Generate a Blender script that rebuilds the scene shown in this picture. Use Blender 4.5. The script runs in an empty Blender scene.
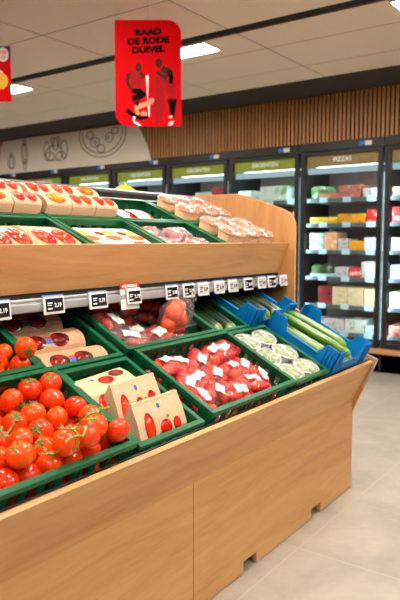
import bpy, bmesh, math, random
import numpy as np
from mathutils import Vector, Matrix, Euler
S = bpy.context.scene
COL = S.collection
R = math.radians
rnd = random.Random(7)

# ------------------------------------------------------------------ camera, world, exposure
CAM_H = 1.33
YAW, PITCH = 35.714, 5.381
cam = bpy.data.cameras.new('camera')
cam.sensor_width = 36.0
cam.sensor_fit = 'AUTO'
cam.lens = 637.0 / 600.0 * 36.0
cam.clip_start = 0.05
cam.dof.use_dof = True
cam.dof.focus_distance = 2.25
cam.dof.aperture_fstop = 3.6
co = bpy.data.objects.new('camera', cam)
COL.objects.link(co)
co.location = (0, 0, CAM_H)
co.rotation_euler = (R(90 - PITCH), 0, R(YAW - 90))
S.camera = co

w = bpy.data.worlds.new('world')
S.world = w
w.use_nodes = True
w.node_tree.nodes['Background'].inputs['Color'].default_value = (1.0, 0.95, 0.88, 1)
w.node_tree.nodes['Background'].inputs['Strength'].default_value = 0.15
vs = S.view_settings
vs.view_transform = 'Standard'
vs.look = 'None'
vs.exposure = 0.0
vs.gamma = 1.0
vs.use_curve_mapping = False
S.cycles.transparent_max_bounces = 20
S.cycles.max_bounces = 8
S.cycles.caustics_reflective = False
S.cycles.caustics_refractive = False
PANEL = 88.0      # ceiling panel emission
SPOT = 13.0       # produce spotlights, W
LED = 58.0        # freezer LED strips

# ------------------------------------------------------------------ materials
MATS = {}
def srgb(r, g, b):
    f = lambda c: (c / 255 / 12.92) if c / 255 <= 0.04045 else ((c / 255 + 0.055) / 1.055) ** 2.4
    return (f(r), f(g), f(b), 1)

class NT:
    def __init__(s, name):
        s.m = bpy.data.materials.new(name); s.m.use_nodes = True
        s.t = s.m.node_tree; s.t.nodes.clear()
        s.out = s.t.nodes.new('ShaderNodeOutputMaterial')
    def n(s, kind, **kw):
        nd = s.t.nodes.new('ShaderNode' + kind)
        for k, v in kw.items():
            if k in nd.inputs: nd.inputs[k].default_value = v
            else: setattr(nd, k, v)
        return nd
    def l(s, a, b): s.t.links.new(a, b)
    def bsdf(s, **kw):
        b = s.n('BsdfPrincipled')
        for k, v in kw.items(): b.inputs[k.replace('_', ' ')].default_value = v
        s.l(b.outputs[0], s.out.inputs[0])
        return b
    def ramp(s, stops, fac=None):
        r = s.n('ValToRGB')
        e = r.color_ramp.elements
        while len(e) < len(stops): e.new(0.5)
        for i, (p, c) in enumerate(stops):
            e[i].position = p; e[i].color = c
        if fac is not None: s.l(fac, r.inputs[0])
        return r
    def coords(s, scale=(1, 1, 1), kind='Object', loc=(0, 0, 0)):
        tc = s.n('TexCoord'); mp = s.n('Mapping')
        mp.inputs['Scale'].default_value = scale
        mp.inputs['Location'].default_value = loc
        s.l(tc.outputs[kind], mp.inputs[0])
        return mp.outputs[0]
    def noise(s, vec, scale, detail=3, rough=.5, dist=0):
        n = s.n('TexNoise')
        n.inputs['Scale'].default_value = scale; n.inputs['Detail'].default_value = detail
        n.inputs['Roughness'].default_value = rough; n.inputs['Distortion'].default_value = dist
        s.l(vec, n.inputs['Vector'])
        return n.outputs['Fac']
    def bump(s, h, b, strength=.2, dist=.002):
        bp = s.n('Bump'); bp.inputs['Strength'].default_value = strength
        bp.inputs['Distance'].default_value = dist
        s.l(h, bp.inputs['Height']); s.l(bp.outputs[0], b.inputs['Normal'])

def plain(name, c, rough=.5, metal=0, spec=.5, var=.06, scale=30, coat=0):
    t = NT(name)
    b = t.bsdf(Roughness=rough, Metallic=metal, Specular_IOR_Level=spec, Coat_Weight=coat)
    f = t.noise(t.coords(), scale)
    d = tuple(x * (1 - var) for x in c[:3]) + (1,)
    e = tuple(min(1, x * (1 + var)) for x in c[:3]) + (1,)
    t.l(t.ramp([(.3, d), (.7, e)], f).outputs[0], b.inputs['Base Color'])
    return t.m

def wood(name, c1, c2, c3, scale, rough=.45):
    t = NT(name)
    b = t.bsdf(Roughness=rough)
    v = t.coords(scale)
    big = t.noise(v, 1.1, 5, .6, 1.4)
    fine = t.noise(t.coords(tuple(x * 5 for x in scale)), 2.0, 3, .6)
    mx = t.n('Math', operation='MULTIPLY_ADD')
    t.l(fine, mx.inputs[0]); mx.inputs[1].default_value = .35; t.l(big, mx.inputs[2])
    rp = t.ramp([(.45, c1), (.65, c2), (.9, c3)], mx.outputs[0])
    # knots
    vo = t.n('TexVoronoi'); vo.inputs['Scale'].default_value = 1.6
    t.l(t.coords((1.0, 1.7, 1.7)), vo.inputs['Vector'])
    kr = t.ramp([(.02, (1, 1, 1, 1)), (.06, (0, 0, 0, 1))], vo.outputs['Distance'])
    mk = t.n('MixRGB'); mk.blend_type = 'MULTIPLY'
    km = t.n('Math', operation='MULTIPLY'); km.inputs[1].default_value = .45
    t.l(kr.outputs[0], km.inputs[0]); t.l(km.outputs[0], mk.inputs[0])
    t.l(rp.outputs[0], mk.inputs[1]); mk.inputs[2].default_value = (.35, .2, .1, 1)
    t.l(mk.outputs[0], b.inputs['Base Color'])
    t.bump(fine, b, .08, .001)
    return t.m

M = MATS
M['oak'] = wood('oak', srgb(190, 138, 84), srgb(204, 152, 95), srgb(212, 164, 110), (1.1, 9, 9))
M['oak_v'] = wood('oak_v', srgb(176, 120, 68), srgb(194, 138, 82), srgb(204, 152, 96), (9, 9, 1.1))
M['slat'] = wood('slat', srgb(176, 118, 66), srgb(198, 140, 84), srgb(212, 158, 102), (7, 7, .8))
M['green'] = plain('green_plastic', srgb(4, 90, 55), .42, spec=.3, var=.12, scale=14)
M['blue'] = plain('blue_plastic', srgb(0, 118, 190), .42, spec=.3, var=.1, scale=14)
M['black'] = plain('black_metal', srgb(28, 28, 30), .45)
M['blackmat'] = plain('black_matt', srgb(20, 20, 21), .8)
M['steel'] = plain('brushed_steel', srgb(186, 186, 184), .35, .7)
M['railgrey'] = plain('rail_grey', srgb(172, 176, 180), .3, .35)
M['darkrail'] = plain('dark_rail', srgb(112, 114, 116), .4, .5)
M['white'] = plain('white_plastic', srgb(232, 232, 230), .4, var=.02)
M['offwhite'] = plain('offwhite_board', srgb(238, 228, 214), .7, var=.02)
M['screen'] = plain('dark_screen', srgb(38, 34, 38), .25)
M['screenl'] = plain('pale_screen', srgb(196, 194, 188), .35)
M['ink'] = plain('ink', srgb(14, 8, 10), .8, spec=.05)
M['inkgrey'] = plain('ink_grey', srgb(104, 98, 94), .7)
M['red'] = plain('poster_red', srgb(206, 2, 10), .55, spec=.05, var=.03, scale=4)
M['redprint'] = plain('red_print', srgb(160, 4, 14), .6, spec=.15)
M['promo'] = plain('promo_red', srgb(228, 30, 26), .45)
M['purple'] = plain('purple_print', srgb(72, 22, 92), .5)
M['yellow'] = plain('yellow_print', srgb(240, 180, 24), .5)
M['orange'] = plain('orange_print', srgb(240, 96, 40), .5)
M['skin'] = plain('skin_print', srgb(74, 36, 24), .7, spec=.1)
M['skin2'] = plain('skin_print_light', srgb(206, 140, 96), .6)
M['bluedot'] = plain('blue_print', srgb(42, 92, 178), .5)
M['stickerblue'] = plain('sticker_blue', srgb(20, 130, 235), .5)
M['clip'] = plain('clip_blue', srgb(120, 150, 205), .4)
M['headgreen'] = plain('header_green', srgb(112, 122, 24), .5)
M['headbrown'] = plain('header_brown', srgb(122, 92, 44), .5)
M['frzback'] = plain('freezer_back', srgb(150, 124, 116), .6)
M['frzshelf'] = plain('freezer_shelf', srgb(150, 160, 165), .4, .3)
M['frzrail'] = plain('freezer_price_rail', srgb(84, 96, 102), .4)
M['frzlabel'] = plain('freezer_price_label', srgb(186, 220, 236), .5)
M['calyx'] = plain('calyx_green', srgb(84, 120, 38), .5, var=.25)
M['vine'] = plain('vine_green', srgb(132, 158, 58), .5, var=.25)
M['brownlab'] = plain('black_label', srgb(36, 26, 24), .5)

def kraft(name, c, rough=.75):
    t = NT(name); b = t.bsdf(Roughness=rough)
    f = t.noise(t.coords(), 90, 4, .7)
    d = tuple(x * .86 for x in c[:3]) + (1,)
    t.l(t.ramp([(.3, d), (.65, c)], f).outputs[0], b.inputs['Base Color'])
    return t.m
M['kraft'] = kraft('kraft', srgb(196, 152, 114))
M['kraftl'] = kraft('kraft_light', srgb(218, 180, 144))
M['kraftw'] = kraft('white_card', srgb(238, 230, 220))

def tomato_mat(name, a, bcol, rough=.18):
    t = NT(name)
    b = t.bsdf(Roughness=.16, Specular_IOR_Level=.45)
    oi = t.n('ObjectInfo')
    f = t.noise(t.coords(), 14, 2)
    ad = t.n('Math', operation='MULTIPLY_ADD')
    t.l(oi.outputs['Random'], ad.inputs[0]); ad.inputs[1].default_value = .5; t.l(f, ad.inputs[2])
    t.l(t.ramp([(.4, a), (1.0, bcol)], ad.outputs[0]).outputs[0], b.inputs['Base Color'])
    return t.m
M['tomato'] = tomato_mat('tomato_skin', srgb(214, 24, 3), srgb(244, 86, 12))
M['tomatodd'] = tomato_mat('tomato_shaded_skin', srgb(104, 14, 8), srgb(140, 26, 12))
M['tomatod'] = tomato_mat('tomato_dark', srgb(170, 10, 8), srgb(214, 24, 14))
M['cherry'] = tomato_mat('cherry_tomato', srgb(204, 14, 4), srgb(236, 60, 10))
M['pepper'] = tomato_mat('snack_orange', srgb(236, 60, 10), srgb(250, 150, 20))

def window_mat(name, base, hi, scale):
    t = NT(name); b = t.bsdf(Roughness=.2, Coat_Weight=.3)
    vo = t.n('TexVoronoi'); vo.inputs['Scale'].default_value = scale
    t.l(t.coords(), vo.inputs['Vector'])
    t.l(t.ramp([(.25, hi), (.75, base)], vo.outputs['Distance']).outputs[0], b.inputs['Base Color'])
    return t.m
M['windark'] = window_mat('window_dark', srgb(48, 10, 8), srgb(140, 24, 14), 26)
M['winred'] = window_mat('window_red', srgb(150, 18, 8), srgb(226, 40, 16), 22)
M['winor'] = window_mat('window_orange', srgb(200, 50, 12), srgb(244, 104, 26), 22)

def film_mat(name, tint, haze, printed=None, cover=.5, scale=26, sheen=.5):
    """thin transparent film: clear with crinkled gloss, a little haze, and an opaque print where a noise says so"""
    t = NT(name)
    tr = t.n('BsdfTransparent'); tr.inputs[0].default_value = tint
    v = t.coords()
    f = t.noise(v, 55, 3, .6, 2.0)
    bp = t.n('Bump'); bp.inputs['Strength'].default_value = .8; bp.inputs['Distance'].default_value = .004
    t.l(f, bp.inputs['Height'])
    df = t.n('BsdfDiffuse'); df.inputs[0].default_value = (.85, .83, .82, 1)
    m1 = t.n('MixShader'); m1.inputs[0].default_value = haze
    t.l(tr.outputs[0], m1.inputs[1]); t.l(df.outputs[0], m1.inputs[2])
    last = m1
    if printed:
        pd = t.n('BsdfDiffuse'); pd.inputs[0].default_value = printed
        rp = t.ramp([(cover, (0, 0, 0, 1)), (cover + .04, (.85, .85, .85, 1))], t.noise(v, scale, 2, .5, .4))
        m2 = t.n('MixShader'); t.l(rp.outputs[0], m2.inputs[0]); t.l(m1.outputs[0], m2.inputs[1]); t.l(pd.outputs[0], m2.inputs[2])
        last = m2
    gl = t.n('BsdfGlossy'); gl.inputs['Roughness'].default_value = .14; t.l(bp.outputs[0], gl.inputs['Normal'])
    fr = t.n('LayerWeight'); fr.inputs[0].default_value = .5; t.l(bp.outputs[0], fr.inputs['Normal'])
    mu = t.n('Math', operation='MULTIPLY_ADD'); mu.use_clamp = True
    pw_ = t.n('Math', operation='POWER'); pw_.inputs[1].default_value = 3.0; t.l(fr.outputs['Facing'], pw_.inputs[0])
    t.l(pw_.outputs[0], mu.inputs[0]); mu.inputs[1].default_value = sheen; mu.inputs[2].default_value = .035
    mx = t.n('MixShader'); t.l(mu.outputs[0], mx.inputs[0])
    t.l(last.outputs[0], mx.inputs[1]); t.l(gl.outputs[0], mx.inputs[2])
    t.l(mx.outputs[0], t.out.inputs[0])
    return t.m
M['filmpink'] = film_mat('pink_film', (1, .98, .97, 1), .012, srgb(204, 8, 50), .57, 20)
M['filmclear'] = film_mat('clear_film', (.97, .95, .95, 1), .04)
M['filmwhite'] = film_mat('white_print_film', (.97, .95, .94, 1), .12, srgb(244, 236, 230), .58, 40)
M['tubclear'] = film_mat('clear_tub', (.96, .97, .94, 1), .7, None)
M['filmlid'] = film_mat('film_lid', (.98, .98, .95, 1), .22, srgb(238, 240, 226), .60, 34)

def label_mat():
    t = NT('printed_label'); b = t.bsdf(Roughness=.4)
    f = t.noise(t.coords((1, 3.5, 1)), 60, 2, .5, .3)
    t.l(t.ramp([(.58, srgb(214, 208, 208)), (.62, srgb(190, 84, 112))], f).outputs[0], b.inputs['Base Color'])
    return t.m
M['labelpink'] = label_mat()
def print_mat(name, base, a, bcol, scale=9, lo=.5):
    t = NT(name); b = t.bsdf(Roughness=.45)
    oi = t.n('ObjectInfo')
    v = t.coords()
    ad = t.n('VectorMath', operation='ADD'); t.l(v, ad.inputs[0]); t.l(oi.outputs['Random'], ad.inputs[1])
    f = t.noise(ad.outputs[0], scale, 2, .5, .6)
    t.l(t.ramp([(.3, a), (.42, base), (lo + .08, base), (lo + .2, bcol)], f).outputs[0], b.inputs['Base Color'])
    return t.m

def cucumber_mat(name, a, bcol, tip):
    t = NT(name); b = t.bsdf(Roughness=.28, Coat_Weight=.4, Coat_Roughness=.15)
    tc = t.n('TexCoord'); sp = t.n('SeparateXYZ'); t.l(tc.outputs['Object'], sp.inputs[0])
    f = t.noise(t.coords((30, 3, 30)), 3, 3, .6)
    rp = t.ramp([(.35, a), (.7, bcol)], f)
    ab = t.n('Math', operation='MULTIPLY'); ab.inputs[1].default_value = -6.4
    t.l(sp.outputs['Y'], ab.inputs[0])
    r2 = t.ramp([(.72, (0, 0, 0, 1)), (1, (1, 1, 1, 1))], ab.outputs[0])
    mx = t.n('MixRGB'); t.l(r2.outputs[0], mx.inputs[0]); t.l(rp.outputs[0], mx.inputs[1]); mx.inputs[2].default_value = tip
    t.l(mx.outputs[0], b.inputs['Base Color'])
    t.bump(t.noise(t.coords(), 110, 2), b, .3, .002)
    return t.m
M['cuke'] = cucumber_mat('cucumber', srgb(52, 100, 22), srgb(104, 146, 44), srgb(130, 165, 60))
M['zuke'] = cucumber_mat('dark_cucumber', srgb(10, 28, 8), srgb(24, 50, 13), srgb(140, 176, 56))
M['leaf'] = plain('salad_leaf', srgb(168, 194, 92), .5, var=.25, scale=60)

def emit(name, c, s):
    t = NT(name); e = t.n('Emission'); e.inputs[0].default_value = c; e.inputs[1].default_value = s
    t.l(e.outputs[0], t.out.inputs[0]); return t.m
M['panel'] = emit('light_panel', (1.0, .93, .84, 1), PANEL)
M['led'] = emit('led_strip', (.62, .92, 1.0, 1), LED)
M['topfill'] = emit('added_top_fill', (.7, .93, 1.0, 1), 9.0)  # glow of the added fill strip inside the freezers
M['bar'] = emit('light_bar', (.62, .86, .95, 1), .62)
def sign_mat(name, c, s_):
    t = NT(name); b = t.bsdf(Roughness=.4)
    b.inputs['Base Color'].default_value = c; b.inputs['Emission Color'].default_value = c; b.inputs['Emission Strength'].default_value = s_
    return t.m
M['headgreen'] = sign_mat('header_green', srgb(128, 136, 34), .6); M['headbrown'] = sign_mat('header_brown', srgb(132, 104, 54), .6)
M['signwhite'] = sign_mat('header_white', srgb(226, 226, 214), .5)
def glass_mat():
    t = NT('door_glass')
    tr = t.n('BsdfTransparent'); tr.inputs[0].default_value = (.95, .97, .97, 1)
    gl = t.n('BsdfGlossy'); gl.inputs['Roughness'].default_value = .02
    fr = t.n('LayerWeight'); fr.inputs[0].default_value = .5
    pw_ = t.n('Math', operation='POWER'); pw_.inputs[1].default_value = 4.0; t.l(fr.outputs['Facing'], pw_.inputs[0])
    ad = t.n('Math', operation='MULTIPLY_ADD'); ad.inputs[1].default_value = .6; ad.inputs[2].default_value = .035; t.l(pw_.outputs[0], ad.inputs[0])
    mx = t.n('MixShader'); t.l(ad.outputs[0], mx.inputs[0]); t.l(tr.outputs[0], mx.inputs[1]); t.l(gl.outputs[0], mx.inputs[2])
    t.l(mx.outputs[0], t.out.inputs[0]); return t.m
M['glass'] = glass_mat()

def floor_mat():
    t = NT('floor_tiles'); b = t.bsdf(Roughness=.42)
    v = t.coords()
    br = t.n('TexBrick'); br.offset = .0
    for k, x in (('Scale', 1.0), ('Mortar Size', .004), ('Mortar Smooth', .2), ('Brick Width', .6), ('Row Height', .6)):
        br.inputs[k].default_value = x
    t.l(v, br.inputs['Vector'])
    f = t.noise(v, 3.2, 8, .65, .3)
    rp = t.ramp([(.3, srgb(156, 148, 136)), (.7, srgb(182, 174, 161))], f)
    mx = t.n('MixRGB'); mx.blend_type = 'MIX'; t.l(br.outputs['Fac'], mx.inputs[0])
    t.l(rp.outputs[0], mx.inputs[1]); mx.inputs[2].default_value = srgb(178, 171, 160)
    t.l(mx.outputs[0], b.inputs['Base Color'])
    return t.m
M['floor'] = floor_mat()
M['ceil'] = plain('ceiling_tile', srgb(250, 236, 218), .85, var=.015, scale=60)
M['ceilshade'] = plain('ceiling_painted_shade', srgb(72, 68, 66), .9, spec=.1)  # dark tone carries the ceiling's shade near the slat wall
M['ceilgap'] = plain('tile_joint', srgb(118, 102, 86), .8)
M['wall'] = plain('wall_paint', srgb(190, 176, 160), .8, var=.02)

# ------------------------------------------------------------------ mesh helpers
class MB:
    def __init__(s): s.v = []; s.f = []; s.sm = []
    def add(s, vs_, fs, smooth=False):
        o = len(s.v); s.v += [tuple(v) for v in vs_]
        s.f += [tuple(i + o for i in f) for f in fs]; s.sm += [smooth] * len(fs)
        return s
    def box(s, x0, x1, y0, y1, z0, z1):
        return s.add([(x0, y0, z0), (x1, y0, z0), (x1, y1, z0), (x0, y1, z0), (x0, y0, z1), (x1, y0, z1), (x1, y1, z1), (x0, y1, z1)],
                     [(0, 3, 2, 1), (4, 5, 6, 7), (0, 1, 5, 4), (1, 2, 6, 5), (2, 3, 7, 6), (3, 0, 4, 7)])
    def prism(s, poly, f0, f1):
        # poly: 2D outline; f0/f1 map a 2D point to the 3D point on either face
        n = len(poly)
        return s.add([f0(*p) for p in poly] + [f1(*p) for p in poly],
                     [tuple(range(n - 1, -1, -1)), tuple(range(n, 2 * n))] + [(i, (i + 1) % n, n + (i + 1) % n, n + i) for i in range(n)])
    def tube(s, pts, rad, seg=8, smooth=True, cap=True):
        pts = [Vector(p) for p in pts]; n = len(pts)
        rad = rad if hasattr(rad, '__len__') else [rad] * n
        up = Vector((0, 0, 1)); rings = []
        for i, p in enumerate(pts):
            d = (pts[min(n - 1, i + 1)] - pts[max(0, i - 1)]).normalized()
            a = d.cross(up if abs(d.dot(up)) < .95 else Vector((1, 0, 0))).normalized(); b = d.cross(a)
            rings.append([p + (a * math.cos(2 * math.pi * k / seg) + b * math.sin(2 * math.pi * k / seg)) * rad[i] for k in range(seg)])
        vv = [q for r_ in rings for q in r_]
        ff = [(i * seg + k, i * seg + (k + 1) % seg, (i + 1) * seg + (k + 1) % seg, (i + 1) * seg + k) for i in range(n - 1) for k in range(seg)]
        if cap: ff += [tuple(range(seg - 1, -1, -1)), tuple((n - 1) * seg + k for k in range(seg))]
        return s.add(vv, ff, smooth)
    def ball(s, c, rx, ry, rz, seg=16, rings=10, fn=None):
        vv = []; ff = []
        for i in range(rings + 1):
            th = math.pi * i / rings
            for k in range(seg):
                ph = 2 * math.pi * k / seg
                p = [math.sin(th) * math.cos(ph), math.sin(th) * math.sin(ph), math.cos(th)]
                if fn: p = fn(p, th, ph)
                vv.append((c[0] + p[0] * rx, c[1] + p[1] * ry, c[2] + p[2] * rz))
        for i in range(rings):
            for k in range(seg):
                ff.append((i * seg + k, (i + 1) * seg + k, (i + 1) * seg + (k + 1) % seg, i * seg + (k + 1) % seg))
        return s.add(vv, ff, True)
    def mesh(s, name, mat):
        me = bpy.data.meshes.new(name)
        me.from_pydata(s.v, [], s.f)
        bm = bmesh.new(); bm.from_mesh(me)
        bmesh.ops.remove_doubles(bm, verts=bm.verts, dist=1e-6) if False else None
        bmesh.ops.recalc_face_normals(bm, faces=bm.faces)
        bm.to_mesh(me); bm.free()
        me.polygons.foreach_set('use_smooth', s.sm)
        me.materials.append(mat)
        return me
    def build(s, name, mat, parent=None, bevel=0, kind=None):
        o = bpy.data.objects.new(name, s.mesh(name, mat))
        COL.objects.link(o)
        if parent: o.parent = parent
        if bevel:
            b = o.modifiers.new('bevel', 'BEVEL'); b.width = bevel; b.segments = 2; b.limit_method = 'ANGLE'
        if kind: o['kind'] = kind
        return o

def tag(o, label, cat, group=None):
    o['label'] = label; o['category'] = cat
    if group: o['group'] = group
    return o
def thing(name, label, cat, loc=(0, 0, 0), rot=None, group=None):
    o = bpy.data.objects.new(name, None); COL.objects.link(o)
    o.empty_display_size = .05
    place(o, loc, rot)
    return tag(o, label, cat, group)
def place(o, loc, rot=None):
    o.location = loc
    if rot is not None:
        o.rotation_euler = rot.to_euler() if isinstance(rot, (Matrix,)) else rot
def dup(root, loc, rot=None, label=None, group=None):
    r_ = root.copy(); COL.objects.link(r_)
    place(r_, loc, rot)
    if label: r_['label'] = label
    if group: r_['group'] = group
    for ch in list(root.children):
        c = ch.copy(); COL.objects.link(c); c.parent = r_
        for g in list(ch.children):
            d = g.copy(); COL.objects.link(d); d.parent = c
    return r_
def text(name, body, size, mat, parent, mtx, bold=0.0, xs=1.0, extrude=.0004, align='CENTER', line=1.0):
    cu = bpy.data.curves.new(name, 'FONT')
    cu.body = body; cu.size = size; cu.align_x = align; cu.align_y = 'CENTER'
    cu.offset = bold; cu.extrude = extrude; cu.space_line = line; cu.resolution_u = 3
    cu.materials.append(mat)
    tmp = bpy.data.objects.new('tmp_text', cu); COL.objects.link(tmp)
    bpy.context.view_layer.update()
    me = bpy.data.meshes.new_from_object(tmp.evaluated_get(bpy.context.evaluated_depsgraph_get()))
    bpy.data.objects.remove(tmp)
    o = bpy.data.objects.new(name, me); COL.objects.link(o); o.parent = parent
    o.matrix_local = mtx @ Matrix.Diagonal((xs, 1, 1, 1))
    return o
Rx = lambda a: Matrix.Rotation(a, 3, 'X')
Ry = lambda a: Matrix.Rotation(a, 3, 'Y')
Rz = lambda a: Matrix.Rotation(a, 3, 'Z')

# ------------------------------------------------------------------ room shell
FX = 6.15                       # front of the freezer wall
CZ = 2.80
def struct(name, mb, mat, bevel=0): return mb.build(name, mat, None, bevel, 'structure')
struct('floor', MB().box(-5, 7.05, -5, 10, -.05, 0), M['floor'])
struct('wall_rear', MB().box(-5.1, -5, -5, 10, 0, CZ), M['wall'])
struct('wall_right', MB().box(-5, 7.05, -5.1, -5, 0, CZ), M['wall'])
struct('wall_left', MB().box(-5, 7.05, 10, 10.1, 0, CZ), M['wall'])
struct('wall_far', MB().box(7.05, 7.15, -5, 10, 0, CZ + .3), M['blackmat'])
cb = MB(); gap = MB()
xs = [-5 + .0, -4.27, -3.65, -3.03, -2.41, -1.79, -1.17, -.55, .07, .69, 1.31, 1.93, 2.55, 3.2, 3.865]
xs2 = [3.985, 4.42, 5.04, 5.48]
ys = [-5, -3.6, -2.4, -1.17, .06, 1.3, 2.54, 3.7, 4.9, 6.1, 7.3, 8.5, 10]
for lst in (xs, xs2):
    for a, b in zip(lst, lst[1:]):
        for c, d in zip(ys, ys[1:]):
            cb.box(a + .006, b - .006, c + .006, d - .006, CZ, CZ + .02)
            gap.box(a - .006, a + .006, c, d, CZ + .003, CZ + .02); gap.box(a, b, c - .006, c + .006, CZ + .003, CZ + .02)
struct('ceiling', cb, M['ceil'])
struct('ceiling_grid', gap, M['ceilgap'])
struct('ceiling_void', MB().box(-5, 7.05, -5, 10, CZ + .3, CZ + .34), M['blackmat'])
struct('trim_1', MB().box(3.865, 3.985, -5, 10, CZ + .012, CZ + .03), M['blackmat'])
struct('ceiling_shade_strip', MB().box(5.50, 7.05, -5, 10, CZ + .001, CZ + .02), M['ceilshade'])  # flat dark strip standing in for shade on the ceiling before the slats
struct('trim_2', MB().box(5.484, 5.50, -5, 10, CZ + .001, CZ + .02), M['blackmat'])
# wooden slat bulkhead above the freezers
sl = MB()
y = -1.6
while y < 9.95:
    sl.box(FX + .002, FX + .012, y, y + .025, 2.33, CZ)
    y += .0445
struct('wall_slats', sl, M['slat'])
struct('wall_slat_backing', MB().box(FX + .012, FX + .05, -1.6, 9.95, 2.33, CZ + .3), M['blackmat'])

# ------------------------------------------------------------------ ceiling lights
def ceiling_light(x, y, label):
    t = thing('ceiling_light', label, 'ceiling light', (x, y, CZ), None, 'ceiling panel lights')
    w_, l_ = .12, .39
    MB().box(-w_ + .012, w_ - .012, -l_ + .012, l_ - .012, -.008, -.004).build('diffuser', M['panel'], t)
    f = MB()
    f.box(-w_, w_, -l_, -l_ + .012, -.012, 0); f.box(-w_, w_, l_ - .012, l_, -.012, 0)
    f.box(-w_, -w_ + .012, -l_ + .012, l_ - .012, -.012, 0); f.box(w_ - .012, w_, -l_ + .012, l_ - .012, -.012, 0)
    f.box(-w_, w_, -l_, l_, -.004, 0)
    f.build('frame', M['white'], t)
    return t
l0 = ceiling_light(4.11, 3.22, 'bright white ceiling panel light just behind the hanging footballers poster')
for x, y, lab in ((4.11, 5.41, 'bright ceiling panel light beside the hanging yellow and purple poster'),
                  (4.11, 1.05, 'bright ceiling panel light at the top right corner above the slatted wall'),
                  (4.11, 7.6, 'ceiling panel light furthest along the row, hidden by the posters'),
                  (4.11, -1.2, 'ceiling panel light on the near end of the far row'), (1.9, -1.2, None), (1.9, .7, None), (1.9, 2.6, None),
                  (-.4, -1.2, None), (-.4, 1.0, None), (-.4, 3.2, None)):
    dup(l0, (x, y, CZ), None, lab or 'ceiling panel light over the shopping aisle beside the produce stand')

# produce spotlights on the ceiling above the aisle (out of the frame)
def spotlight(x, y, tx, ty, tz, first=[None]):
    t = thing('spotlight', 'small ceiling spotlight aimed at the produce stand', 'spotlight', (x, y, CZ), None, 'produce spotlights')
    MB().tube([(0, 0, 0), (0, 0, -.06)], .012).build('stem', M['black'], t)
    d = (Vector((tx, ty, tz)) - Vector((x, y, CZ - .1))).normalized()
    MB().tube([Vector((0, 0, -.1)) - d * .07, Vector((0, 0, -.1)) + d * .05], [.035, .045], 16).build('housing', M['black'], t)
    li = bpy.data.lights.new('spot_lamp', 'SPOT'); li.energy = SPOT; li.color = (1, .9, .76)
    li.spot_size = R(70); li.spot_blend = .6; li.shadow_soft_size = .04
    o = bpy.data.objects.new('spot_lamp', li); COL.objects.link(o); o.parent = t
    o.location = Vector((0, 0, -.1)) + d * .06
    o.rotation_euler = d.to_track_quat('-Z', 'Y').to_euler()
for x in (.7, 1.5, 2.3, 3.0):
    spotlight(x, .85, x + .1, 1.4, .9)
for x in (1.6, 2.3, 2.75):
    spotlight(x, 1.0, x + .1, 1.95, 1.4)

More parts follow.
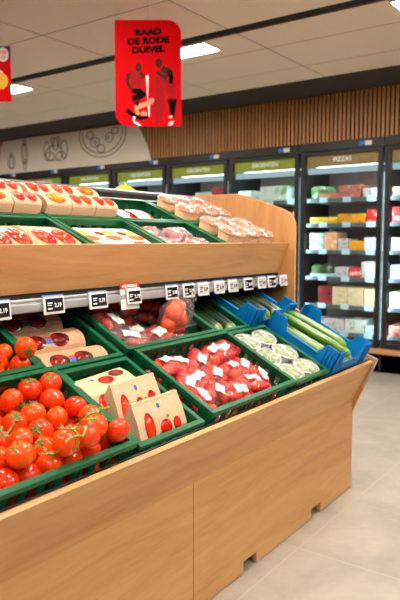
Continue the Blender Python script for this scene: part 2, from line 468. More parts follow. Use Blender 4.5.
# ------------------------------------------------------------------ freezers
HDR = {0: 'PIZZAS', 1: 'GROENTEN', 2: 'GROENTEN', 3: 'GROENTEN', 4: 'GROENTEN', 5: 'GROENTEN', 6: 'GROENTEN', -1: 'PIZZAS'}
UW = .905
SH = [.375, .662, .955, 1.237, 1.516, 1.774]
def freezer(k):
    y0 = 2.22 + UW * k
    names = {0: 'black upright freezer with PIZZAS header behind the end of the stand', -1: 'black upright freezer cut off by the edge, nearest to the aisle',
             1: 'black upright freezer with green GROENTEN header above the stand side panel', 2: 'black upright freezer second along from the pizza freezer, green header',
             3: 'black upright freezer with green header behind the yellow bananas', 4: 'black upright freezer fourth along from the pizza freezer',
             5: 'black upright freezer under the white board with drawn vegetables', 6: 'black upright freezer furthest along the row'}
    t = thing('upright_freezer', names[k], 'freezer', (FX, y0, 0), None, 'row of upright freezers')
    c = MB()
    c.box(.03, .85, 0, UW, .02, .19); c.box(.08, .85, .0, .02, .19, 2.33); c.box(.08, .85, UW - .02, UW, .19, 2.33)
    c.box(.08, .85, .02, UW - .02, 2.25, 2.33); c.box(.08, .85, .02, UW - .02, .25, .31)
    c.build('cabinet', M['black'], t)
    MB().box(.70, .72, .02, UW - .02, .31, 2.25).build('back_liner', M['frzback'], t)
    fa = MB().box(.0, .08, 0, UW, 2.242, 2.33).build('fascia', M['black'], t, .004)
    m = MB().box(-.0015, 0, .2, .255, 2.265, 2.308).build('blue_sticker', M['stickerblue'], fa)
    MB().box(-.0015, 0, .125, .195, 2.262, 2.305).build('price_sticker', M['white'], fa)
    MB().box(-.01, .08, 0, UW, .195, .245).build('bumper_strip', M['oak'], t, .004)
    MB().box(.03, .06, .01, UW - .01, .02, .19).build('kick_plate', M['blackmat'], t)
    d = MB()
    d.box(.0, .05, .012, .062, .255, 2.238); d.box(.0, .05, UW - .062, UW - .012, .255, 2.238)
    d.box(.0, .05, .062, UW - .062, .255, .305); d.box(.0, .05, .062, UW - .062, 2.20, 2.238)
    d = d.build('door', M['black'], t, .003)
    MB().box(.02, .026, .062, UW - .062, .305, 2.20).build('glass_pane', M['glass'], d)
    MB().tube([(-.03, .04, .95), (-.03, .04, 1.45)], .011).box(-.03, .0, .034, .046, .96, .975).box(-.03, .0, .034, .046, 1.43, 1.445).build('handle', M['black'], d)
    h = MB().box(.05, .06, .06, UW - .06, 2.085, 2.215).build('header_sign', M['headbrown' if k <= 0 else 'headgreen'], t)
    text('lettering', HDR[k], .062, M['signwhite'], h, Matrix.Translation((.0485, UW / 2, 2.15)) @ Matrix.Rotation(R(-90), 4, 'Z') @ Matrix.Rotation(R(90), 4, 'X'), .001)
    MB().box(.075, .12, .06, UW - .06, 2.02, 2.08).build('light_bar', M['bar'], t)
    MB().box(.16, .30, .1, UW - .1, 2.10, 2.105).build('unseen_light_strip', M['topfill'], t)  # unseen fill added behind the header to brighten shelves and back
    for sy in (.026, UW - .026):
        MB().box(.050, .060, sy - .007, sy + .007, .33, 2.0).build('unseen_light_strip', M['led'], t)
    for z in SH:
        s_ = MB().box(.12, .69, .025, UW - .025, z - .045, z - .03).build('shelf', M['frzshelf'], t)
        MB().box(.112, .12, .03, UW - .03, z - .05, z - .01).build('price_strip', M['frzrail'], s_)
        for q in (.16, .42, .68):
            MB().box(.109, .112, q - .045, q + .045, z - .055, z).build('price_label', M['frzlabel'], s_)
    return t
for k in range(-1, 7): freezer(k)

def pm(base, a, b, scale=9, lo=.5):
    key = ('p', base, a, b)
    if key not in M: M[key] = print_mat('carton_print', srgb(*base), srgb(*a), srgb(*b), scale, lo)
    return M[key]
SHELFN = ['bottom', 'second', 'third', 'fourth', 'fifth', 'top']
def frozen(y0, y1, shelf, h, ny, nz, mat, name, desc, where, deep=.13, row=2):
    """a block of ny x nz cartons on a freezer shelf, row cartons deep"""
    z0 = SH[shelf] - .03; wy = (y1 - y0) / ny; hz = h / nz
    for i in range(ny):
        for j in range(nz):
            for q in range(row):
                yy = y0 + wy * (i + .5)
                nm = name
                mb = MB().box(-deep / 2, deep / 2, -wy / 2 + .002, wy / 2 - .002, 0, hz - .002)
                o = mb.build(nm, mat, None, .003)
                o.location = (FX + .19 + (deep + .01) * q, yy, z0 + hz * j)
                tag(o, ('%s %s' % (desc, where)).replace('vegetable freezer next to the pizzas', 'freezer beside the pizzas'), 'package', '%s %s' % (desc, where))
P0 = 'in the pizza freezer'
SHN = lambda s: 'on the %s shelf %s' % (SHELFN[s], P0)
wht = pm((206, 204, 204), (130, 160, 186), (206, 120, 120), 14); yel = pm((240, 200, 40), (250, 240, 200), (214, 150, 20)); orr = pm((242, 160, 8), (250, 200, 30), (226, 110, 8))
red_ = pm((222, 34, 22), (240, 210, 200), (200, 20, 16)); pnk = pm((206, 120, 106), (170, 70, 60), (226, 170, 150)); grn = pm((216, 226, 212), (120, 170, 110), (236, 240, 236))
bei = pm((226, 202, 160), (214, 180, 130), (236, 220, 190)); oran = pm((240, 180, 130), (236, 120, 60), (244, 226, 206)); blu = pm((190, 214, 232), (40, 100, 190), (236, 240, 244))
grb = pm((84, 118, 62), (34, 74, 36), (206, 216, 196), 16); drk = pm((140, 26, 34), (90, 14, 22), (190, 60, 60)); smr = pm((234, 140, 110), (250, 220, 200), (214, 70, 50))
# top shelf, pizza freezer
def bag(x, y, z, sy, sz, mat, label, group):
    def fn(p, th, ph): 
        r_ = 1 + .07 * math.sin(5 * ph + 3 * th) + .05 * math.sin(9 * ph - 4 * th)
        return [p[0] * r_ * (1.1 - .5 * p[2]), math.copysign(abs(p[1]) ** .5, p[1]) * r_, math.copysign(abs(p[2]) ** .55, p[2]) * (1 + .05 * math.sin(7 * ph))]
    mb = MB().ball((0, 0, sz / 2), .06, sy / 2, sz / 2, 18, 12, fn)
    o = mb.build('frozen_bag', mat); o.location = (x, y, z)
    return tag(o, label, 'frozen bag', group)
for i, s in enumerate(range(6)):
    for q in range(2 if s in (5, 2) else 1):
        if s in (5, 3, 2): bag(FX + .22 + .12 * q, 3.0 - .05 * q, SH[s] - .03, .13 if s != 5 else .17, .16 if s == 5 else .14, grb, 'green bag of frozen vegetables %s' % SHN(s), 'green frozen bags %s' % SHN(s))
frozen(2.74, 2.95, 5, .075, 3, 2, smr, 'frozen_carton', 'small orange and white carton', SHN(5))
frozen(2.50, 2.735, 5, .15, 2, 4, pnk, 'frozen_carton', 'pinkish flat carton in a stack', SHN(5))
frozen(2.32, 2.48, 5, .11, 2, 2, wht, 'frozen_carton', 'white carton', SHN(5))
frozen(2.745, 3.06, 4, .085, 3, 2, yel, 'frozen_carton', 'yellow carton', SHN(4))
frozen(2.44, 2.74, 4, .115, 2, 2, orr, 'frozen_carton', 'orange yellow carton', SHN(4))
frozen(2.30, 2.43, 4, .155, 1, 2, red_, 'frozen_carton', 'bright red carton', SHN(4))
frozen(2.895, 3.06, 3, .20, 1, 5, wht, 'pizza_box', 'white flat pizza box in a stack', SHN(3))
frozen(2.745, 2.89, 3, .205, 1, 5, oran, 'pizza_box', 'orange striped pizza box in a stack', SHN(3))
frozen(2.62, 2.74, 3, .14, 1, 3, wht, 'frozen_carton', 'pale grey carton', SHN(3))
frozen(2.455, 2.615, 3, .115, 1, 2, orr, 'frozen_carton', 'orange yellow carton', SHN(3)); frozen(2.455, 2.615, 3, .145, 1, 1, red_, 'frozen_lid_carton', 'x', 'y') if False else None
frozen(2.30, 2.45, 3, .15, 2, 3, wht, 'frozen_carton', 'white carton', SHN(3))
frozen(2.77, 3.05, 2, .045, 2, 1, blu, 'frozen_carton', 'flat blue and white carton', SHN(2))
frozen(2.61, 2.76, 2, .125, 1, 4, wht, 'pizza_box', 'white flat pizza box', SHN(2))
frozen(2.48, 2.605, 2, .12, 1, 3, red_, 'pizza_box', 'red pizza box', SHN(2))
frozen(2.30, 2.475, 2, .185, 1, 5, wht, 'pizza_box', 'whitish pizza box in the taller stack', SHN(2))
frozen(2.80, 2.95, 1, .21, 1, 2, drk, 'frozen_carton', 'dark red carton', SHN(1))
frozen(2.445, 2.79, 1, .21, 2, 4, bei, 'pizza_box', 'beige pizza box in the wide block', SHN(1))
frozen(2.30, 2.44, 1, .20, 1, 3, bei, 'pizza_box', 'beige pizza box in the narrow stack', SHN(1))
frozen(2.645, 3.0, 0, .15, 3, 2, wht, 'frozen_carton', 'white and pink carton', SHN(0))
frozen(2.43, 2.64, 0, .16, 2, 2, grn, 'frozen_carton', 'pale green carton', SHN(0))
frozen(2.30, 2.42, 0, .11, 1, 2, blu, 'frozen_carton', 'blue and white carton', SHN(0))
# freezer cut by the frame on the right
P0 = 'in the freezer nearest the aisle'
frozen(1.95, 2.17, 5, .11, 2, 2, smr, 'frozen_carton', 'red and white carton', SHN(5)); frozen(1.95, 2.17, 4, .17, 2, 2, red_, 'frozen_carton', 'red carton', SHN(4))
frozen(1.95, 2.17, 3, .15, 2, 3, wht, 'frozen_carton', 'white carton', SHN(3)); frozen(1.95, 2.17, 2, .16, 2, 3, wht, 'pizza_box', 'white pizza box', SHN(2))
frozen(1.95, 2.17, 1, .18, 2, 3, grn, 'pizza_box', 'pale green pizza box', SHN(1)); frozen(1.95, 2.17, 0, .13, 2, 2, pnk, 'frozen_carton', 'pink carton', SHN(0))
# GROENTEN freezers
P0 = 'in the vegetable freezer next to the pizzas'
frozen(3.78, 3.97, 5, .145, 2, 1, grn, 'frozen_carton', 'white and green carton', SHN(5) + ', pair'); frozen(3.34, 3.68, 5, .18, 4, 1, grn, 'frozen_carton', 'tall white and green carton', SHN(5))
frozen(3.25, 3.40, 4, .15, 2, 2, smr, 'frozen_carton', 'pink and white carton', SHN(4)); frozen(3.45, 3.9, 4, .13, 3, 2, blu, 'frozen_carton', 'pale blue carton', SHN(4))
frozen(3.25, 3.95, 3, .15, 5, 2, wht, 'frozen_carton', 'white carton', SHN(3))
P0 = 'in the second vegetable freezer'
frozen(4.36, 4.58, 5, .155, 2, 1, grn, 'frozen_carton', 'white and green carton', SHN(5)); frozen(4.14, 4.34, 5, .20, 2, 2, drk, 'frozen_carton', 'dark red carton', SHN(5))
frozen(4.66, 4.9, 5, .10, 2, 2, wht, 'frozen_carton', 'white carton', SHN(5))
frozen(4.12, 4.85, 4, .16, 5, 2, wht, 'frozen_carton', 'white carton', SHN(4))
P0 = 'in the vegetable freezer behind the bananas'
frozen(5.18, 5.52, 5, .185, 2, 2, pm((196, 204, 210), (150, 160, 172), (226, 230, 234)), 'frozen_carton', 'silvery grey carton', SHN(5)); frozen(5.55, 5.8, 5, .14, 2, 2, pnk, 'frozen_carton', 'pinkish carton', SHN(5))
P0 = 'in the fourth freezer from the pizzas'
frozen(5.95, 6.6, 5, .2, 4, 2, blu, 'frozen_carton', 'pale blue carton', SHN(5))
P0 = 'in the freezer under the vegetable drawings'
frozen(6.85, 7.5, 5, .24, 4, 2, pm((206, 110, 180), (190, 60, 150), (226, 180, 210)), 'frozen_carton', 'magenta carton', SHN(5))

P0 = 'in the freezer behind the bananas'
frozen(5.05, 5.75, 4, .16, 5, 2, wht, 'frozen_carton', 'white carton', SHN(4))
P0 = 'in the fourth freezer from the pizzas'
frozen(5.95, 6.6, 4, .15, 4, 2, grn, 'frozen_carton', 'white and green carton', SHN(4))
# white bulkhead board with line drawings
bt = thing('drawing_board', 'white board with line drawings of vegetables above the freezers', 'sign board', (FX - .02, 5.15, 2.31))
poly = [(0, 0), (.03, .1), (.08, .22), (.15, .35), (.22, .44), (.27, .478), (2.86, .478), (2.94, .35), (3.0, 0)]
MB().prism(poly, lambda a, b: (0, a, b), lambda a, b: (.02, a, b)).build('board', M['offwhite'], bt)
def drawing(paths, name, rad=.006):
    mb = MB()
    for p in paths: mb.tube([(-.001, a, b) for a, b in p], rad, 5)
    return mb.build(name, M['inkgrey'], bt)
def ell(cy, cz, ry, rz, a0=0, a1=360, n=28, rot=0):
    out = []
    for i in range(n + 1):
        a = R(a0 + (a1 - a0) * i / n); x, z = ry * math.cos(a), rz * math.sin(a)
        out.append((cy + x * math.cos(rot) - z * math.sin(rot), cz + x * math.sin(rot) + z * math.cos(rot)))
    return out
drawing([ell(.83, .40, .42, .30, 165, 375), ell(.83, .40, .36, .25, 170, 370), ell(.70, .34, .07, .06), ell(.96, .30, .08, .06), ell(.85, .21, .07, .05), ell(1.05, .40, .06, .05), ell(.72, .34, .02, .02), ell(.96, .30, .03, .02), ell(.60, .42, .06, .04)], 'plate_drawing')
drawing([ell(1.75, .22, .18, .10), ell(1.55, .26, .07, .12), ell(1.9, .26, .06, .13), ell(1.72, .34, .06, .08), ell(1.66, .38, .03, .06), ell(1.78, .38, .03, .06), ell(1.62, .17, .10, .06), ell(1.85, .18, .10, .06)], 'cabbage_drawing')
drawing([ell(2.38, .26, .07, .15), ell(2.38, .10, .03, .07), ell(2.38, .26, .03, .13), ell(2.38, .42, .03, .04)], 'carrot_drawing')
drawing([ell(2.68, .16, .08, .10), ell(2.68, .16, .04, .10), ell(2.68, .26, .02, .03)], 'onion_drawing')

# ------------------------------------------------------------------ hanging posters
def poster(name, label, origin, right, w_, h_, poly, mat):
    # local x = to the right across the printed face, z up, -y out of the face
    rt = Vector(right).normalized(); up = Vector((0, 0, 1)); yv = up.cross(rt)
    m = Matrix((rt, yv, up)).transposed()
    t = thing(name, label, 'hanging sign', origin, m)
    MB().prism(poly, lambda a, b: (a, -.002, b), lambda a, b: (a, .002, b)).build('panel', mat, t)
    return t
def rounded(w_, h_, r_tr, r_bl, r_tl=.012, r_br=.006, n=8):
    out = []
    for cx, cz, r_, a0 in ((w_ - r_br, r_br, r_br, -90), (w_ - r_tr, h_ - r_tr, r_tr, 0), (r_tl, h_ - r_tl, r_tl, 90), (r_bl, r_bl, r_bl, 180)):
        for i in range(n + 1):
            a = R(a0 + 90 * i / n); out.append((cx + r_ * math.cos(a), cz + r_ * math.sin(a)))
    return out
pA = Vector((2.945, 2.757, 2.085)); pB = Vector((3.182, 2.428, 2.022))
rt = (pB - pA); rt.z = 0; PW = rt.length; PH = .632
pt = poster('hanging_poster', 'red hanging poster with footballers and black slogan, rounded corners', (pA.x, pA.y, 2.025), rt, PW, PH, rounded(PW, PH, .085, .085), M['red'])
face = Matrix.Rotation(R(90), 4, 'X')
def onface(x, z, rot=0): return Matrix.Translation((x, -.0026, z)) @ Matrix.Rotation(R(-rot), 4, 'Y') @ face
text('lettering', 'RAAD', .050, M['ink'], pt, onface(.205, .560, 3), .0032, 1.2)
text('lettering', 'DE RODE', .050, M['ink'], pt, onface(.205, .508, 3), .0032, 1.2)
text('lettering', 'DUIVEL', .050, M['ink'], pt, onface(.205, .456, 3), .0032, 1.2)
def prt(name, mat, shapes, par=pt, off=.0024):
    mb = MB()
    for k_, s_ in enumerate(shapes):
        o_ = off + .00005 * k_
        mb.prism(s_, lambda a, b: (a, -o_, b), lambda a, b: (a, -o_ + .0003, b))
    return mb.build(name, mat, par)
def limb(pts, r0, r1):
    # outline of a tapering limb along a polyline
    L = []; Rr = []; n = len(pts)
    for i, p in enumerate(pts):
        d = Vector(pts[min(n - 1, i + 1)]) - Vector(pts[max(0, i - 1)]); d.normalize()
        r_ = r0 + (r1 - r0) * i / (n - 1)
        L.append((p[0] - d.y * r_, p[1] + d.x * r_)); Rr.append((p[0] + d.y * r_, p[1] - d.x * r_))
    return L + Rr[::-1]
E2 = lambda x, z, rx, rz, n=14: [(x + rx * math.cos(2 * math.pi * i / n), z + rz * math.sin(2 * math.pi * i / n)) for i in range(n)]
# printed man at the left, crouching figure below, man at the right leaning on a tall red can shape
prt('printed_man', M['skin'], [E2(.145, .352, .020, .026), limb([(.085, .318), (.075, .27), (.095, .22)], .014, .009), limb([(.155, .322), (.175, .30), (.160, .285)], .012, .009)])
prt('printed_man_shirt', M['redprint'], [[(.09, .335), (.165, .335), (.160, .225), (.098, .225)]], off=.0022)
prt('printed_man_shorts', M['ink'], [[(.097, .226), (.162, .226), (.160, .198), (.105, .196)]])
prt('printed_crouching_figure', M['skin2'], [limb([(.12, .112), (.19, .135), (.225, .15)], .015, .013), E2(.222, .155, .017, .016), E2(.175, .075, .02, .018), limb([(.128, .105), (.14, .07)], .013, .01)])
prt('printed_crouching_kit', M['ink'], [limb([(.105, .165), (.16, .185), (.18, .205)], .018, .02), limb([(.07, .10), (.10, .075), (.14, .05)], .014, .012), limb([(.14, .05), (.20, .055)], .012, .008), [(.11, .14), (.15, .16), (.14, .12)]], off=.0026)
prt('printed_boots', M['white'], [[(.105, .028), (.125, .03), (.165, -.0 + .004), (.14, .003)], limb([(.118, .06), (.11, .035)], .008, .007)], off=.0027)
prt('printed_can', M['redprint'], [[(.245, .33), (.275, .335), (.30, .25), (.305, .10), (.285, .03), (.245, .01), (.235, .10)]], off=.0021)
prt('printed_can_edge', M['kraftw'], [[(.188, .30), (.207, .31), (.203, .23), (.20, .16), (.212, .13), (.212, .06), (.203, .06), (.197, .16)]], off=.0023)
prt('printed_tall_man', M['skin'], [E2(.268, .378, .022, .03), limb([(.33, .33), (.31, .29), (.255, .325)], .015, .010), limb([(.285, .345), (.345, .32)], .02, .02)], off=.0027)
prt('printed_tall_man_shirt', M['redprint'], [[(.275, .345), (.325, .362), (.355, .31), (.372, .17), (.325, .165), (.30, .26), (.275, .31)]], off=.0023)
prt('printed_tall_man_sleeve', M['ink'], [limb([(.335, .335), (.345, .29), (.34, .255)], .016, .01)], off=.0028)
prt('printed_tall_man_legs', M['ink'], [limb([(.335, .165), (.345, .11), (.345, .07)], .017, .008), limb([(.368, .165), (.36, .11), (.358, .06)], .012, .006)], off=.0028)
prt('printed_tall_man_shoes', M['labelpink'] if False else M['screenl'], [[(.33, .062), (.352, .066), (.345, .048), (.325, .05)], [(.33, .03), (.362, .034), (.35, .006), (.322, .004)]], off=.0029)
MB().tube([(PW * .5, 0, PH - .02), (PW * .5, 0, CZ - 2.025)], .0012, 6).build('wire', M['screenl'], pt)
# second poster at the left edge
qB = Vector((2.832, 3.598, 2.27)); qd = Vector((.0435, -.0605, 0)).normalized(); QW, QH = .42, .365
q2 = poster('hanging_poster', 'red hanging poster with purple top band and yellow food at the left edge', qB - qd * QW - Vector((0, 0, .012)), qd, QW, QH, rounded(QW, QH, .006, .006), M['red'])
q2['label'] = 'red hanging poster with purple top band and yellow food picture'
prt('printed_band', M['purple'], [[(.002, QH - .1), (QW - .002, QH - .085), (QW - .002, QH - .002), (.002, QH - .002)]], q2)
prt('printed_badge', M['offwhite'], [E2(QW - .05, QH - .058, .037, .047, 20)], q2, .0030)
text('lettering', '100', .032, M['orange'], q2, Matrix.Translation((QW - .05, -.0035, QH - .045)) @ face, .0008)
text('lettering', '70', .030, M['orange'], q2, Matrix.Translation((QW - .05, -.0035, QH - .078)) @ face, .0008)
prt('printed_food', M['yellow'], [E2(QW - .07, .135, .05, .055, 16), limb([(QW - .13, .17), (QW - .06, .10)], .03, .03)], q2, .0026)
prt('printed_plate', M['kraftw'], [E2(QW - .10, .19, .045, .02)], q2, .0024)
MB().tube([(QW - .06, 0, QH), (QW - .06, 0, CZ - (qB.z - .012))], .0012, 6).box(QW - .09, QW - .03, -.004, .004, QH - .004, QH + .006).build('wire', M['screenl'], q2)

# ------------------------------------------------------------------ produce stand
TH = R(27.4)                    # tilt of the lower deck
TU = R(23.5)                    # tilt of the upper deck
P0L = Vector((0, 1.172, .751)); P0U = Vector((0, 1.69, 1.305))
def dl(u, v, w_): return Vector((u, P0L.y + v * math.cos(TH) - w_ * math.sin(TH), P0L.z + v * math.sin(TH) + w_ * math.cos(TH)))
def du(u, v, w_): return Vector((u, P0U.y + v * math.cos(TU) - w_ * math.sin(TU), P0U.z + v * math.sin(TU) + w_ * math.cos(TU)))
TL, TUm = Rx(TH), Rx(TU)
X0, X1 = -.25, 3.165
MID = 2.35
st = thing('produce_stand', 'long light oak produce display stand with two tilted tiers of crates', 'display stand', (0, 0, 0))
seam = 1.74
panel = lambda poly: MB().prism(poly, lambda a, b: (a, 1.28, b), lambda a, b: (a, 1.30, b))
panel([(X0, .004), (seam - .0015, .004), (seam - .0015, .50), (X0, .50)]).build('front_panel', M['oak'], st, .0015)
panel([(seam + .0015, .004), (2.08, .004), (2.08, .05), (2.18, .05), (2.18, .004), (2.69, .004), (2.69, .05), (2.79, .05), (2.79, .004), (X1, .004), (X1, .50), (seam + .0015, .50)]).build('front_panel', M['oak'], st, .0015)
# sloping apron in front of the lower crates
ap = [(1.284, .474), (1.172, .702), (1.189, .710), (1.302, .482)]
MB().prism(ap, lambda a, b: (X0, a, b), lambda a, b: (X1, a, b)).build('apron', M['oak'], st, .0015)
# decks
def slab(f, v0, v1, w0, w1, x0=X0, x1=X1):
    q = [f(0, v0, w0), f(0, v1, w0), f(0, v1, w1), f(0, v0, w1)]
    return MB().prism([(p.y, p.z) for p in q], lambda a, b: (x0, a, b), lambda a, b: (x1, a, b))
slab(dl, .012, .86, -.152, -.132).build('lower_deck', M['blackmat'], st)
MB().prism([(1.203, .684), (1.188, .7135), (1.1925, .716), (1.2075, .686)], lambda a, b: (X0, a, b), lambda a, b: (X1, a, b)).build('lip', M['black'], st)
slab(du, -.002, .74, -.165, -.147).build('upper_deck', M['blackmat'], st)
ub = [(1.668, 1.315), (1.681, 1.317), (1.744, 1.150), (1.731, 1.148)]
MB().prism(ub, lambda a, b: (X0, a, b), lambda a, b: (X1, a, b)).build('shelf_board', M['oak'], st, .0015)
MB().box(X0, X1, 1.735, 1.755, 1.10, 1.146).build('shelf_beam', M['blackmat'], st)
rl = MB()
rl.prism([(1.690, 1.088), (1.676, 1.092), (1.676, 1.118), (1.690, 1.122), (1.74, 1.122), (1.74, 1.112), (1.70, 1.10)], lambda a, b: (X0, a, b), lambda a, b: (X1, a, b))
rl.build('price_rail', M['railgrey'], st, .002)
MB().tube([(X0, 1.70, 1.128), (X1, 1.70, 1.128)], .007, 10).build('rail_bar', M['steel'], st)
MB().box(X0, X1, MID - .02, MID + .02, .0, 1.56).build('spine', M['blackmat'], st)
MB().prism([(2.31, 1.575), (2.31, 1.588), (2.33, 1.596), (2.37, 1.596), (2.39, 1.588), (2.39, 1.575)], lambda a, b: (X0, a, b), lambda a, b: (X1, a, b)).build('top_rail', M['darkrail'], st)
MB().box(X0, X1, 2.315, 2.335, 1.48, 1.575).build('top_fascia', M['black'], st)
MB().box(X0, X1, 3.40, 3.42, .004, 1.40).build('rear_panel', M['oak'], st)
MB().prism([(2.37, 1.42), (3.41, 1.20), (3.41, 1.18), (2.37, 1.40)], lambda a, b: (X0, a, b), lambda a, b: (X1, a, b)).build('rear_deck', M['blackmat'], st)
half = [(1.284, 0.0), (1.284, .414), (1.156, .712), (1.231, .741), (1.632, .955), (1.632, 1.40), (1.637, 1.43), (1.652, 1.46), (1.68, 1.485), (1.714, 1.502), (1.86, 1.555), (1.96, 1.585), (2.02, 1.598)]
prof = half + [(2 * MID - a, b) for a, b in half[::-1]]
for xx in (X1, X0 - .02):
    sp = MB().prism(prof, lambda a, b: (xx, a, b), lambda a, b: (xx + .02, a, b)).build('side_panel', M['oak_v'], st, .0015)
    c = MB()
    c.prism([(1.2235, .553), (1.1535, .7125), (1.163, .716), (1.233, .557)], lambda a, b: (xx - .001, a - .0022, b), lambda a, b: (xx + .0215, a - .0022, b))
    c.prism([(1.154, .713), (1.231, .743), (1.230, .746), (1.152, .716)], lambda a, b: (xx - .001, a, b), lambda a, b: (xx + .0215, a, b))
    c.build('edge_cap', M['steel'], sp)
    MB().box(xx - .001, xx + .0215, 1.2815, 1.2838, .0, .085).build('foot_cap', M['steel'], sp)

# ------------------------------------------------------------------ crates
def wall_boxes(mb, L, H, t_, bands, f):
    """a perforated wall: bands = [(t0,t1,hole width,pitch,margin)], f(s,t,d)->xyz with d the depth"""
    tcur = 0
    def bx(s0, s1, a, b):
        mb.add([f(s0, a, 0), f(s1, a, 0), f(s1, a, t_), f(s0, a, t_), f(s0, b, 0), f(s1, b, 0), f(s1, b, t_), f(s0, b, t_)],
               [(0, 3, 2, 1), (4, 5, 6, 7), (0, 1, 5, 4), (1, 2, 6, 5), (2, 3, 7, 6), (3, 0, 4, 7)])
    for (a, b, hw, pit, mar) in bands:
        if a > tcur: bx(0, L, tcur, a)
        n = max(1, int((L - 2 * mar) / pit)); st_ = (L - n * pit) / 2
        s = 0
        for i in range(n):
            c_ = st_ + (i + .5) * pit
            bx(s, c_ - hw / 2, a, b); s = c_ + hw / 2
        bx(s, L, a, b); tcur = b
    if tcur < H: bx(0, L, tcur, H)

def green_crate(W, D, H, name='crate'):
    """open perforated crate, origin bottom centre of the front edge's left corner at (0,0,0)"""
    bands = [(.018, .018 + (H - .06) * .45, .006, .015, .03), (.024 + (H - .06) * .45, H - .03, .034, .058, .03)]
    parts = []
    i = .008; t_ = .004
    for y, sg in ((i, 1), (D - i - t_, 1)):
        mb = MB(); wall_boxes(mb, W - 2 * i, H - .006, t_, bands, lambda s, t, d, y=y: (i + s, y + d, t))
        k = 0
        for x in np.linspace(i, W - i - .004, 7): mb.box(x, x + .004, y - .004 if y < D / 2 else y, y if y < D / 2 else y + .008, .0, H - .01)
        parts.append(('long_wall', mb))
    for x in (i, W - i - t_):
        mb = MB(); wall_boxes(mb, D - 2 * i, H - .006, t_, bands, lambda s, t, d, x=x: (x + d, i + s, t))
        for y in np.linspace(i, D - i - .004, 5): mb.box(x - .004 if x < W / 2 else x, x if x < W / 2 else x + .008, y, y + .004, .0, H - .01)
        parts.append(('short_wall', mb))
    mb = MB().box(i, W - i, i, D - i, 0, .003)
    for x in np.linspace(i, W - i, 9): mb.box(x - .002, x + .002, i, D - i, -.003, 0)
    parts.append(('base', mb))
    mb = MB(); rw = .019
    mb.box(0, W, 0, rw, H - .009, H); mb.box(0, W, D - rw, D, H - .009, H); mb.box(0, rw, rw, D - rw, H - .009, H); mb.box(W - rw, W, rw, D - rw, H - .009, H)
    mb.box(0, W, 0, .003, H - .018, H - .009); mb.box(0, W, D - .003, D, H - .018, H - .009); mb.box(0, .003, .003, D - .003, H - .018, H - .009); mb.box(W - .003, W, .003, D - .003, H - .018, H - .009)
    parts.append(('rim', mb))
    return parts
CR = {}
def crate(W, D, H, f, u, v, wtop, rot, label, group):
    """rim plane at local height wtop of the deck frame f"""
    t = thing('crate', label, 'crate', f(u, v, wtop - H), rot, group)
    key = (round(W, 3), round(D, 3), round(H, 3))
    if key not in CR: CR[key] = [(n_, mb.mesh(n_, M['green'])) for n_, mb in green_crate(W, D, H)]
    for n_, me in CR[key]:
        o = bpy.data.objects.new(n_, me); COL.objects.link(o); o.parent = t
        if n_ == 'rim':
            b = o.modifiers.new('bevel', 'BEVEL'); b.width = .0025; b.segments = 2; b.limit_method = 'ANGLE'
    return t
GL = 'green crates on the lower tier'; GU = 'green crates on the upper tier'
HB = .132
FRONT = [('tomatoes', .735, .60, .125, .0), ('paper', 1.375, .315, .105, -.027), ('packs', 1.715, .605, .132, .0), ('tubs', 2.335, .315, .12, -.012)]
crate(.61, .395, .126, dl, .728, .006, .0, TL, 'green plastic crate heaped with loose red tomatoes at the front', GL)
crate(.325, .395, .108, dl, 1.36, .006, -.024, TL, 'green plastic crate holding kraft paper tomato bags at the front', GL)
crate(.605, .395, .132, dl, 1.715, .006, .0, TL, 'green plastic crate full of pink flow packs of cherry tomatoes', GL)
crate(.325, .395, .120, dl, 2.332, .006, -.012, TL, 'green plastic crate holding clear tubs of green salad', GL)
crate(.60, .395, .126, dl, .70, .406, .0, TL, 'green plastic crate of loose tomatoes on the back row under the price rail', GL)
crate(.36, .395, .112, dl, 1.318, .406, -.02, TL, 'green plastic crate holding three arched kraft tomato cartons', GL)
crate(.58, .395, .128, dl, 1.69, .406, .0, TL, 'green plastic crate of clear bagged tomatoes behind the pink packs', GL)
crate(.265, .395, .12, dl, 2.28, .406, -.01, TL, 'green plastic crate of dark cucumbers on the back row', GL)
UB = [(1.275, .425), (1.71, .425), (2.145, .455), (2.61, .455)]
UL = ['holding two flat kraft packs, at the shelf board', 'holding white packs printed with snack peppers', 'holding dark net packs, in front', 'holding film topped kraft tubs beside the side panel',
      'stacked with kraft tomato trays under the top rail', 'stacked with kraft tomato trays, next to the white packs', 'holding two red and white packs by the top rail', 'stacked with film topped kraft tubs by the top rail']
for i, (u, W) in enumerate(UB):
    crate(W, .292, .135, du, u, .004, 0, TUm, 'green upper crate ' + UL[i], GU)
    crate(W, .292, .135, du, u, .302, 0, TUm, 'green upper crate ' + UL[4 + i], GU)

